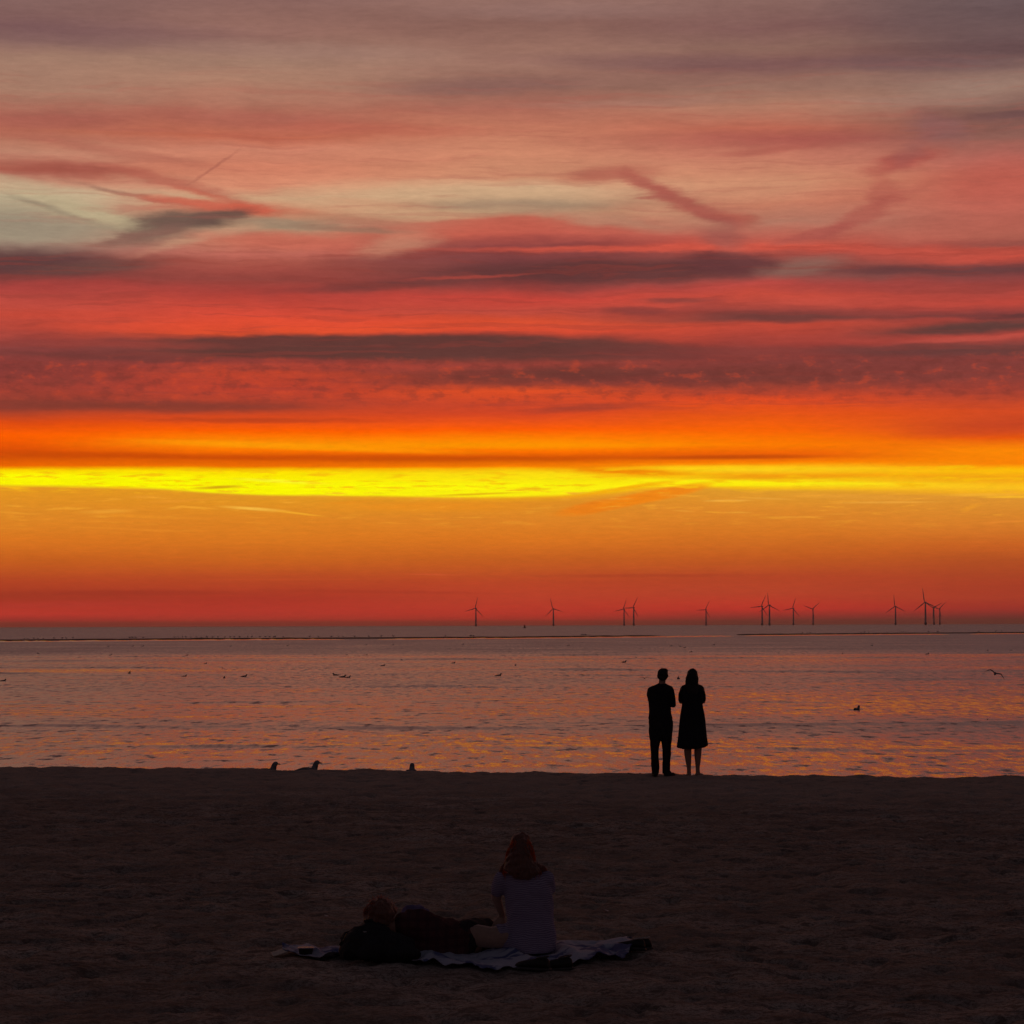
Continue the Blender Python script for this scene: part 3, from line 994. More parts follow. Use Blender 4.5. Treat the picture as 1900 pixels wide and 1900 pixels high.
# ------------------------------------------------------------------ buoy
mB = simple_mat('buoy_paint', (0.10, 0.02, 0.015), 0.5, 0.2, 2.0)
p = on_plane(973.5, 1165.2)
s = p.y / F
by = empty('buoy', (p.x, p.y, 0))
v, f = lathe([(0.3, -1), (1.9, -0.8), (2.2, 0.4), (1.9, 1.0), (0.9, 1.3)], 20)
mesh_obj('float', v, f, mB, by)
v, f = lathe([(1.3, 1.2), (1.0, 4.2), (0.5, 5.2), (0.15, 6.0)], 12)
mesh_obj('superstructure', v, f, mB, by)
by.scale = (0.85, 0.85, 0.75)
tag(by, 'dark round navigation buoy floating near the horizon between two turbines', 'buoy')

# ------------------------------------------------------------------ birds
mG = simple_mat('gull_feathers', (0.22, 0.21, 0.21), 0.8, 0.5, 18, 0.1)
mBk = simple_mat('beak_horn', (0.22, 0.12, 0.03), 0.6, 0.1, 10, 0.0)
mLg = simple_mat('bird_leg_skin', (0.20, 0.09, 0.05), 0.7, 0.1, 10, 0.0)


def tube(path, radii, seg=10, squash=1.0):
    """swept tube through points; radii = (horizontal, vertical) or number"""
    rings = []
    n = len(path)
    for i, p_ in enumerate(path):
        a_ = Vector(path[max(0, i - 1)])
        b_ = Vector(path[min(n - 1, i + 1)])
        t_ = (b_ - a_).normalized()
        ref = Vector((0, 0, 1)) if abs(t_.z) < 0.95 else Vector((0, 1, 0))
        s_ = t_.cross(ref).normalized()
        q_ = s_.cross(t_).normalized()
        r_ = radii[i]
        ra, rb = r_ if isinstance(r_, tuple) else (r_, r_)
        rings.append([Vector(p_) + s_ * (ra * math.cos(2 * math.pi * k / seg)) + q_ * (rb * math.sin(2 * math.pi * k / seg))
                      for k in range(seg)])
    return loft(rings)


# gull faces +x; body length about 0.36 m
def gull_body(neck=0.0):
    path = [(-0.235, 0, 0.055), (-0.19, 0, 0.055), (-0.12, 0, 0.05), (-0.04, 0, 0.045), (0.05, 0, 0.05), (0.10, 0, 0.07),
            (0.125, 0, 0.11 + neck * .5), (0.135, 0, 0.15 + neck), (0.155, 0, 0.175 + neck), (0.18, 0, 0.175 + neck), (0.197, 0, 0.170 + neck)]
    rad = [(.020, .006), (.034, .014), (.06, .045), (.078, .066), (.074, .07), (.06, .058), (.048, .048), (.040, .042), (.042, .042),
           (.032, .032), (.012, .012)]
    return tube(path, rad, 12)


def subsurf(o, lv=1):
    m_ = o.modifiers.new('subsurf', 'SUBSURF')
    m_.levels = lv
    m_.render_levels = lv


def make_gull(kind):
    root = empty('gull')
    if kind in ('float', 'stand'):
        v, f = gull_body(0.0 if kind == 'float' else 0.012)
        bo = mesh_obj('body', v, f, mG, root)
        subsurf(bo)
        dz = 0.0 if kind == 'float' else 0.012
        v, f = tube([(0.19, 0, 0.170 + dz), (0.22, 0, 0.166 + dz), (0.24, 0, 0.158 + dz)], [.010, .008, .002], 8)
        mesh_obj('beak', v, f, mBk, root)
        for s_ in (-1, 1):
            v, f = tube([(0.06, .05 * s_, 0.10), (-0.03, .075 * s_, 0.075), (-0.13, .05 * s_, 0.065), (-0.25, .012 * s_, 0.062)],
                        [(.012, .022), (.016, .045), (.013, .032), (.004, .006)], 8)
            mesh_obj('wing', v, f, mG, root)
    if kind == 'float':
        for c in children(root):
            c.location.z = -0.035
    if kind == 'stand':
        for s_ in (-1, 1):
            v, f = tube([(0.0, .03 * s_, 0.01), (-0.01, .03 * s_, -0.06), (0.0, .03 * s_, -0.135)], [.008, .006, .006], 6)
            lg = mesh_obj('leg', v, f, mLg, root)
            v, f = tube([(-0.01, .03 * s_, -0.135), (0.03, .03 * s_, -0.137), (0.05, .03 * s_, -0.139)], [(.006, .004), (.018, .003), (.022, .002)], 6)
            mesh_obj('foot', v, f, mLg, lg)
        for c in children(root):
            c.location.z = 0.14
    return root


def wing_pts(span, rise, droop, sgn):
    """flying wing: inner part rises, outer part droops"""
    rings = []
    for t_, c_, th in ((0.0, .15, .026), (.25, .16, .022), (.5, .15, .018), (.75, .10, .012), (1.0, .02, .003)):
        y_ = sgn * span * t_
        z_ = rise * math.sin(min(1, t_ / .55) * math.pi / 2) - droop * max(0, t_ - .5) ** 1.3
        sweep = 0.05 * math.sin(t_ * math.pi) - 0.10 * t_ * t_
        rings.append([(sweep + c_ / 2 * math.cos(a), y_, 0.04 + z_ + th * math.sin(a)) for a in [2 * math.pi * i / 8 for i in range(8)]])
    return loft(rings)


def make_flying(riseL, riseR, droop):
    root = empty('gull')
    path = [(-0.24, 0, 0.03), (-0.18, 0, 0.03), (-0.1, 0, 0.02), (0.0, 0, 0.01), (0.09, 0, 0.015), (0.14, 0, 0.025), (0.18, 0, 0.03),
            (0.21, 0, 0.03), (0.225, 0, 0.028)]
    v, f = tube(path, [(.05, .006), (.035, .014), (.05, .04), (.06, .055), (.05, .048), (.035, .036), (.034, .034), (.024, .024), (.01, .01)], 12)
    subsurf(mesh_obj('body', v, f, mG, root))
    v, f = tube([(0.22, 0, 0.028), (0.25, 0, 0.024), (0.27, 0, 0.016)], [.010, .007, .002], 8)
    mesh_obj('beak', v, f, mBk, root)
    for sg, rs_ in ((1, riseL), (-1, riseR)):
        v, f = wing_pts(0.55, rs_, droop, sg)
        mesh_obj('wing', v, f, mG, root)
    return root


gF, gS = make_gull('float'), make_gull('stand')
usedF = usedS = False
FLOAT_GROUP = 'gulls floating on the sea'
tiny_label = 'tiny dark gull floating far out on the sea among others like it'
FL = [  # x, waterline y, heading (0 = facing right, 180 = facing left, 90 = away), size, label
    (6, 1264, 0, 1.0, 'dark gull floating at the left edge of the picture, tail towards the frame'),
    (240, 1249.8, 80, 1.1, 'dark gull floating alone left of the middle gulls, seen end on'),
    (342, 1255.6, 0, 0.9, 'flat dark gull resting low on the water with a ripple behind it'),
    (415, 1241.3, 180, 0.8, 'small gull floating directly beyond another gull, on a bright swell line'),
    (416, 1258.6, 90, 0.9, 'dark gull floating directly nearer than a smaller one, seen from behind'),
    (453, 1255.8, 0, 1.1, 'dark gull facing right, last of the loose line of gulls on the left'),
    (381, 1231.8, 0, 0.85, 'small gull on the second bright swell line, far left part of the sea'),
    (622.6, 1253.2, 180, 1.1, 'leftmost gull of the tight trio floating together'),
    (636, 1256.8, 0, 1.15, 'middle gull of the tight trio, floating level beside its companion'),
    (646, 1257.5, 20, 0.95, 'right gull of the tight trio with its head raised'),
    (925, 1254.2, 0, 1.15, 'lone dark gull facing right on the sea, in line above the seated woman'),
    (1258.8, 1260, 90, 1.05, 'round dark gull floating between the heads of the standing couple, seen from behind'),
    (1563.6, 1214, 90, 1.1, 'compact small gull on the far bright swell line right of the couple'),
    (1720, 1214.6, 0, 1.25, 'long low gull on the far bright swell line, left of the flying gull'),
    (1590, 1317.5, 55, 1.15, 'large dark gull floating with upright neck, right of the standing woman'),
    (347, 1216, 0, .9, None), (204.7, 1216, 0, .9, None), (201, 1200, 0, 1, None), (246, 1199.4, 0, 1, None), (264.5, 1199.4, 0, 1.2, None),
    (428, 1199.2, 0, .9, None), (71, 1213, 180, .9, None), (533.7, 1198, 0, 1, None), (729, 1197, 0, 1.1, None), (679, 1197, 0, .9, None),
    (859, 1196, 0, 1, None), (679, 1216, 0, 1.0, None), (642, 1216.3, 0, .9, None), (586, 1216.4, 180, .9, None), (743.4, 1225.3, 0, .8, None),
    (841, 1231, 0, 1, None), (710.5, 1236, 0, 1, None), (956.6, 1235.4, 90, .9, None), (1158, 1229, 0, 1.2, None), (1177.6, 1222, 0, 1.1, None),
    (1213.7, 1222, 90, .9, None), (1281.6, 1210.2, 0, 1, None), (1270.5, 1202, 0, 1, None), (1324.5, 1196.8, 0, 1.1, None),
    (1054.7, 1198.6, 0, 1.2, None), (952, 1179, 0, 1.2, None), (1617.8, 1198.2, 0, 1, None), (1833, 1207.5, 90, 1, None), (1399, 1213.8, 0, 1, None),
    (1876, 1207, 0, .8, None), (1829, 1337.5, 0, .45, None), (1245, 1199, 0, 1.1, None), (1262, 1199.5, 180, 1.0, None),
]
for x, y, hd, sz, lab in FL:
    p = on_plane(x, y)
    # waterline base shows slightly below the given line
    o = gF if not usedF else copy_tree(gF)
    usedF = True
    o.location = (p.x, p.y, 0.0)
    o.rotation_euler = (0, 0, R(hd))
    o.scale = (sz,) * 3
    tag(o, lab or tiny_label, 'gull', FLOAT_GROUP)

# gulls standing on the beach crest, their feet hidden by the crest
for x, ytop, hd, lab in ((507, 1412.5, 25, 'small gull standing on the beach edge, left one of two, facing right'),
                         (584, 1410, 25, 'larger gull standing on the beach edge with its beak pointing right'),
                         (764.5, 1417.0, 88, 'slim gull standing alone on the beach edge seen straight from behind')):
    p = at_y(x, ytop, 45)
    yc = crest_y(p.x)
    want = 1.25 if 'small' in lab else 1.3 if 'larger' in lab else 1.15
    for ysp in np.arange(yc + 0.6, yc + 8, 0.05):
        p = at_y(x, ytop, ysp)
        if p.z - sand_z(p.x, ysp) >= want * 0.369:
            break
    z = sand_z(p.x, ysp)
    o = gS if not usedS else copy_tree(gS)
    usedS = True
    hh = p.z - z
    sc_ = hh / 0.369
    o.scale = (min(sc_, 1.25), min(sc_, 1.25), sc_)
    off = Vector((0.15, 0, 0))
    off.rotate(Matrix.Rotation(R(hd), 3, 'Z'))
    o.location = (p.x - off.x, p.y - off.y, sand_z(p.x - off.x, p.y - off.y))
    o.rotation_euler = (0, 0, R(hd))
    tag(o, lab, 'gull', 'gulls standing at the beach edge')

# gulls on the sandbanks
bx = [v_ / 3.8 for v_ in (20, 45, 90, 120, 160, 240, 300, 330, 380, 800, 820, 845, 900, 1130, 1160, 1190, 1215, 1250, 1290, 1330,
                          1370, 1410, 1450, 1500, 1540, 1570, 1610, 1670, 1700, 1760, 1800, 1830, 1870)]
bx += [v_ / 3.8 + 450 for v_ in (120, 150, 220, 415, 480, 575, 625, 660, 745, 850, 940, 1030, 1410, 1600, 1620)]
bx += [v_ / 3.8 + 850 for v_ in (75, 95, 890, 905, 920, 945)]
bx2 = [v_ / 3.4545 + 1350 for v_ in (540, 572, 592, 925, 948, 975, 1098, 1195, 1215, 1370, 1430, 1700, 1810, 1850)]


def line_y(line, x):
    return float(np.interp(x, [p_[0] for p_ in line], [p_[1] for p_ in line]))


for arr, line, lab in ((bx, bankA, 'tiny dark gull standing on the long sandbar coming from the left'),
                       (bx2, bankB, 'tiny dark gull standing on the thin far sandbar below the turbines')):
    for x in arr:
        p = on_plane(x, line_y(line, x))
        o = copy_tree(gS)
        sz = random.uniform(1.2, 1.9) * (1.15 if x > 1300 else 1.0)
        o.scale = (sz,) * 3
        o.location = (p.x, p.y + 30, 0.27)
        o.rotation_euler = (0, 0, R(random.choice([0, 180, 90, 20, 200]) + random.uniform(-20, 20)))
        tag(o, lab, 'gull', 'gulls resting on the sandbars')

# flying gulls
fl = make_flying(0.10, 0.06, 0.55)
p = on_plane(1843, 1262)
p = at_y(1846, 1251, p.y * 0.86)
fl.location = p
fl.rotation_euler = (R(20), R(-16), R(72))
s_ = 1.0
fl.scale = (s_ * 1.1,) * 3
tag(fl, 'gull flying low over the water at the right with wings spread', 'gull', 'flying gulls')
fl2 = make_flying(0.12, 0.12, 0.35)
p = on_plane(1195, 1262)
fl2.location = at_y(1196, 1259.5, p.y * 0.9)
fl2.rotation_euler = (0, 0, R(85))
fl2.scale = (0.62,) * 3
tag(fl2, 'small gull flying low just left of the standing man, wings out flat', 'gull', 'flying gulls')

# ------------------------------------------------------------------ people: volumes -> one skin by voxel remesh
DG = None


def ball(c, r, rot=None, seg=20, rg=12):
    if not isinstance(r, (tuple, list)):
        r = (r, r, r)
    V, Fc = [], []
    M = rot.to_matrix() if rot is not None else Matrix.Identity(3)
    V.append(Vector(c) + M @ Vector((0, 0, r[2])))
    for j in range(1, rg):
        ph = math.pi * j / rg
        for i in range(seg):
            th = 2 * math.pi * i / seg
            V.append(Vector(c) + M @ Vector((r[0] * math.sin(ph) * math.cos(th), r[1] * math.sin(ph) * math.sin(th), r[2] * math.cos(ph))))
    V.append(Vector(c) - M @ Vector((0, 0, r[2])))
    for i in range(seg):
        Fc.append((0, 1 + i, 1 + (i + 1) % seg))
    for j in range(rg - 2):
        for i in range(seg):
            a_ = 1 + j * seg + i
            b_ = 1 + j * seg + (i + 1) % seg
            Fc.append((a_, a_ + seg, b_ + seg, b_))
    L_ = len(V) - 1
    o_ = 1 + (rg - 2) * seg
    for i in range(seg):
        Fc.append((L_, o_ + (i + 1) % seg, o_ + i))
    return V, Fc


def limb(pts, rad, seg=16):
    """tapered chain with round ends and round joints"""
    parts = []
    for i in range(len(pts) - 1):
        a_, b_ = Vector(pts[i]), Vector(pts[i + 1])
        t_ = (b_ - a_).normalized()
        ref = Vector((0, 0, 1)) if abs(t_.z) < 0.9 else Vector((0, 1, 0))
        s_ = t_.cross(ref).normalized()
        q_ = s_.cross(t_)
        rings = []
        for u_ in (0, .5, 1):
            c_ = a_.lerp(b_, u_)
            r_ = rad[i] * (1 - u_) + rad[i + 1] * u_
            rings.append([c_ + s_ * (r_ * math.cos(2 * math.pi * k_ / seg)) + q_ * (r_ * math.sin(2 * math.pi * k_ / seg)) for k_ in range(seg)])
        parts.append(loft(rings))
    for p_, r_ in zip(pts, rad):
        parts.append(ball(p_, r_, seg=14, rg=8))
    return merge(parts)


def rings_loft(data, seg=28, pw=1.0):
    """data: (z, x0, x1, yc, ry) horizontal rings"""
    rings = []
    for z, x0, x1, yc, ry in data:
        cx, rx = (x0 + x1) / 2, (x1 - x0) / 2
        rings.append([(cx + rx * math.copysign(abs(math.cos(a)) ** pw, math.cos(a)), yc + ry * math.copysign(abs(math.sin(a)) ** pw, math.sin(a)), z)
                      for a in [2 * math.pi * i / seg for i in range(seg)]])
    return loft(rings)


def remesh(name, parts, vox, mat, parent=None, smooth=4, noise_amp=0.0, noise_scale=10):
    v, f = merge(parts)
    me = bpy.data.meshes.new(name + '_src')
    me.from_pydata([tuple(p_) for p_ in v], [], f)
    me.update()
    src = bpy.data.objects.new(name + '_src', me)
    COL.objects.link(src)
    m_ = src.modifiers.new('remesh', 'REMESH')
    m_.mode = 'VOXEL'
    m_.voxel_size = vox
    if smooth:
        s_ = src.modifiers.new('smooth', 'SMOOTH')
        s_.factor = 0.5
        s_.iterations = smooth
    dg = bpy.context.evaluated_depsgraph_get()
    me2 = bpy.data.meshes.new_from_object(src.evaluated_get(dg))
    bpy.data.objects.remove(src, do_unlink=True)
    me2.name = name
    if noise_amp:
        n_ = len(me2.vertices)
        co = np.empty(n_ * 3, np.float32)
        no = np.empty(n_ * 3, np.float32)
        me2.vertices.foreach_get('co', co)
        me2.vertex_normals.foreach_get('vector', no)
        co = co.reshape(-1, 3)
        no = no.reshape(-1, 3)
        q_ = fbm(co[:, 0] * noise_scale + co[:, 1] * 3.1, co[:, 2] * noise_scale * 0.8 + co[:, 1] * noise_scale, 3, 77)
        co = co + no * (q_ * noise_amp)[:, None]
        me2.vertices.foreach_set('co', co.ravel())
    me2.materials.clear()
    me2.materials.append(mat)
    me2.polygons.foreach_set('use_smooth', [True] * len(me2.polygons))
    me2.update()
    o = bpy.data.objects.new(name, me2)
    COL.objects.link(o)
    if parent:
        o.parent = parent
    return o


def hand(wrist, direction, palm_n, side=1, curl=0.5, s=1.0):
    """palm, four unequal bent fingers and a thumb leaving the side of the palm"""
    w_ = Vector(wrist)
    d_ = Vector(direction).normalized()
    n_ = Vector(palm_n)
    n_ = (n_ - d_ * n_.dot(d_)).normalized()          # the palm looks along n_
    x_ = d_.cross(n_).normalized() * side             # towards the thumb
    parts = []
    for t_ in (-1.2, -.4, .4, 1.2):
        parts.append(limb([w_ + x_ * (t_ * .014 * s), w_ + d_ * (.085 * s) + x_ * (t_ * .024 * s)], [.015 * s, .0125 * s], 10))
    for t_, L_ in ((1.25, .068), (.42, .078), (-.42, .072), (-1.25, .056)):
        base = w_ + d_ * (.085 * s) + x_ * (t_ * .0235 * s)
        pts_, ang, q_ = [base], 0.25 * curl, base
        for seg_, fr in enumerate((.45, .32, .23)):
            ang += curl * (0.55 + .2 * seg_)
            q_ = q_ + (d_ * math.cos(ang) + n_ * math.sin(ang)) * (L_ * fr * s) + x_ * (t_ * .0012 * s)
            pts_.append(q_)
        parts.append(limb(pts_, [.0098 * s, .0092 * s, .0085 * s, .0075 * s], 10))
    tb = w_ + d_ * (.028 * s) + x_ * (.026 * s)
    t1 = tb + (d_ * .6 + x_ * .75 + n_ * .25).normalized() * (.036 * s)
    t2 = t1 + (d_ * .85 + x_ * .25 + n_ * .45).normalized() * (.030 * s)
    t3 = t2 + (d_ * .9 - x_ * .05 + n_ * .5).normalized() * (.022 * s)
    parts.append(limb([tb, t1, t2, t3], [.015 * s, .0125 * s, .011 * s, .009 * s], 10))
    return parts


def head_parts(c, M, s=1.0):
    """head volumes; face looks along M @ (0,1,0)"""
    c = Vector(c)
    q = M.to_quaternion()

    def at(x, y, z):
        return c + M @ Vector((x * s, y * s, z * s))

    def bl(p_, r_):
        return ball(at(*p_), tuple(k_ * s for k_ in r_), rot=q)
    ps = [bl((0, -0.012, 0.03), (.074, .092, .082)), bl((0, .02, -.035), (.060, .068, .072)), bl((0, .045, -.085), (.034, .034, .026)),
          bl((0, .092, -.012), (.010, .014, .020)), bl((0, .098, -.026), (.015, .013, .010)), bl((0, .078, .022), (.05, .014, .009)),
          bl((-.032, .065, -.02), (.02, .02, .018)), bl((.032, .065, -.02), (.02, .02, .018)),
          bl((-.077, -.008, -.008), (.010, .018, .031)), bl((.077, -.008, -.008), (.010, .018, .031)),
          bl((0, .082, -.055), (.022, .009, .006)), bl((0, .080, -.065), (.020, .009, .006))]
    return ps, at


mSkin = simple_mat('skin', (0.34, 0.20, 0.145), 0.6, 0.08, 30, 0.05, 0.001, 0.3)
mSkinP = simple_mat('pale_skin', (0.36, 0.23, 0.17), 0.6, 0.08, 30, 0.05, 0.001, 0.3, 0.4)
mEye = simple_mat('eye_white', (0.5, 0.48, 0.45), 0.2, 0.05, 30, 0.0)
mHairD = simple_mat('dark_hair', (0.02, 0.013, 0.010), 0.55, 0.4, 60, 0.5, 0.004)
mDark = simple_mat('dark_cloth', (0.022, 0.020, 0.024), 0.9, 0.25, 25, 0.3, 0.004, 0.1)
mDark2 = simple_mat('dark_trouser_cloth', (0.026, 0.024, 0.026), 0.9, 0.25, 18, 0.3, 0.004, 0.1)
mShoe = simple_mat('dark_shoe_leather', (0.02, 0.016, 0.015), 0.6, 0.3, 25, 0.2, 0.002, 0.3)


def face_extras(at, s, parent):
    for sx in (-1, 1):
        v, f = ball(at(.030 * sx, .078, .004), (.011 * s, .009 * s, .008 * s), seg=10, rg=6)
        mesh_obj('eye', v, f, mEye, parent)


mStrand, gg, b, out = new_mat('backlit_hair_strands')
b.inputs['Base Color'].default_value = (0.20, 0.06, 0.025, 1)
b.inputs['Roughness'].default_value = 0.4
tr_ = gg.n('ShaderNodeBsdfTranslucent')
tr_.inputs[0].default_value = (0.9, 0.40, 0.24, 1)
mx = gg.n('ShaderNodeMixShader')
mx.inputs[0].default_value = 0.9
mStrand.node_tree.links.new(b.outputs[0], mx.inputs[1])
mStrand.node_tree.links.new(tr_.outputs[0], mx.inputs[2])
mStrand.node_tree.links.new(mx.outputs[0], out.inputs[0])


# ---- the standing man (units: crop pixels / 844 = metres)
def P844(x0, y0):
    return lambda x, y, d=0.0: Vector(((x - x0) / 844.0, d, (y0 - y) / 844.0))


def man():
    root = empty('person')
    q = P844(580, 1715)
    Z = lambda y: (1715 - y) / 844.0
    Xx = lambda x: (x - 580) / 844.0
    I = Matrix.Rotation(R(-6), 3, 'Z')
    hp, at = head_parts(q(613, 318), I, 1.0)
    body = list(hp)
    body.append(limb([q(608, 350, -.01), q(603, 415, -.015), q(598, 450, -.01)], [.056, .057, .065]))
    body.append(rings_loft([(Z(450), Xx(470), Xx(720), 0, .06), (Z(480), Xx(425), Xx(755), 0, .09), (Z(600), Xx(440), Xx(735), .01, .11),
                            (Z(800), Xx(440), Xx(715), .01, .10), (Z(950), Xx(430), Xx(730), 0, .11), (Z(1100), Xx(430), Xx(730), 0, .10)]))
    # arms: folded in front of the chest
    eL, eR = q(432, 655, .05), q(760, 728, .04)
    wL, wR = q(600, 610, .21), q(640, 655, .215)
    body.append(limb([q(455, 520), eL, wL], [.042, .038, .027]))
    body.append(limb([q(715, 525), eR, wR], [.042, .038, .027]))
    body += hand(wL, (1, .1, .15), (-.1, -1, 0), 1, .7)
    body += hand(wR, (-1, .1, .25), (.1, -1, 0), -1, .7)
    for sx, xs_ in ((-1, (497, 494, 500, 504)), (1, (660, 662, 657, 653))):
        body.append(limb([q(xs_[0], 1130), q(xs_[1], 1400, .01), q(xs_[2], 1540, -.015), q(xs_[3], 1670)], [.08, .056, .054, .036]))
        body.append(ball(q(xs_[3], 1695, .04), (.04, .1, .028)))
    sk = remesh('body', body, 0.0065, mSkin, root, 3)
    face_extras(at, 1.0, root)
    shirt = [rings_loft([(Z(422), Xx(548), Xx(662), -.012, .058), (Z(436), Xx(530), Xx(676), -.012, .066), (Z(452), Xx(478), Xx(706), -.005, .085),
                         (Z(468), Xx(430), Xx(745), 0, .105), (Z(500), Xx(402), Xx(764), 0, .125), (Z(560), Xx(402), Xx(760), .01, .135),
                         (Z(660), Xx(410), Xx(742), .01, .135), (Z(760), Xx(415), Xx(726), .01, .125), (Z(840), Xx(414), Xx(732), .005, .125),
                         (Z(905), Xx(409), Xx(745), 0, .13), (Z(925), Xx(412), Xx(744), 0, .128)]),
             limb([q(440, 512), q(432, 585, .02), q(444, 650, .055), q(520, 632, .15)], [.050, .055, .046, .04]),
             limb([q(726, 518), q(748, 600, .0), q(760, 722, .035), q(700, 690, .15)], [.050, .055, .050, .042])]
    sh = remesh('shirt', shirt, 0.009, mDark, root, 3, 0.010, 9)
    tr = [rings_loft([(Z(890), Xx(416), Xx(738), 0, .118), (Z(960), Xx(408), Xx(752), 0, .13), (Z(1060), Xx(410), Xx(752), -.005, .135),
                      (Z(1140), Xx(416), Xx(745), 0, .125), (Z(1190), Xx(428), Xx(735), 0, .10)]),
          rings_loft([(Z(1080), Xx(416), Xx(590), 0, .11), (Z(1190), Xx(420), Xx(580), 0, .10), (Z(1260), Xx(427), Xx(570), 0, .088),
                      (Z(1350), Xx(434), Xx(551), .01, .08), (Z(1430), Xx(438), Xx(548), .005, .074), (Z(1550), Xx(441), Xx(561), 0, .072),
                      (Z(1640), Xx(448), Xx(556), 0, .068), (Z(1685), Xx(450), Xx(556), .005, .07)]),
          rings_loft([(Z(1080), Xx(576), Xx(748), 0, .11), (Z(1190), Xx(584), Xx(738), 0, .10), (Z(1260), Xx(592), Xx(728), 0, .088),
                      (Z(1350), Xx(603), Xx(722), .01, .08), (Z(1430), Xx(603), Xx(719), .005, .074), (Z(1550), Xx(598), Xx(713), 0, .072),
                      (Z(1640), Xx(600), Xx(704), 0, .068), (Z(1685), Xx(602), Xx(706), .005, .07)])]
    remesh('trousers', tr, 0.009, mDark2, root, 3, 0.012, 8)
    for nm, x, yaw in (('shoe', 503, 8), ('shoe', 668, -48)):
        M = Matrix.Rotation(R(yaw), 3, 'Z')
        c = q(x, 1715)
        ps = [ball(c + M @ Vector((0, -.02, .035)), (.043, .065, .042)), ball(c + M @ Vector((0, .09, .024)), (.047, .10, .03), rot=M.to_quaternion()),
              ball(c + M @ Vector((0, .03, .05)), (.038, .06, .045), rot=M.to_quaternion()), ball(c + M @ Vector((0, .06, .006)), (.045, .14, .012), rot=M.to_quaternion())]
        remesh('shoe', ps, 0.008, mShoe, root, 2)
    hr = [ball(at(0, -.022, .038), (.088, .094, .086)), ball(at(.0, -.05, -.01), (.078, .062, .07)), ball(at(0, .03, .085), (.068, .06, .038)),
          ball(at(-.055, -.03, -.0), (.032, .05, .05)), ball(at(.06, -.03, .02), (.03, .05, .06)), ball(at(.04, -.01, .085), (.045, .06, .04))]
    remesh('hair', hr, 0.008, mHairD, root, 2, 0.016, 30)
    return root


m_root = man()
pf = on_plane(1150 + 580 / 7.6, 1210 + 1715 / 7.6, SAND_Z)


def ground_person(root, px, label, yadj=0.0):
    # stand the figure on the crest, in line with its place in the picture
    y = 45.0
    for _ in range(6):
        x = at_y(px, 1436, y).x
        y = crest_y(x) - 0.28 + yadj
    x = at_y(px, 1436, y).x
    root.location = (x, y, sand_z(x, y) + 0.004)
    tag(root, label, 'person', 'couple watching the sunset')


ground_person(m_root, 1150 + 580 / 7.6, 'man in dark shirt and trousers standing with folded arms, seen from behind')
sc_m = (Vector(m_root.location) - CAM).length / F * (844 / 7.6)
m_root.scale = (sc_m, sc_m, sc_m)


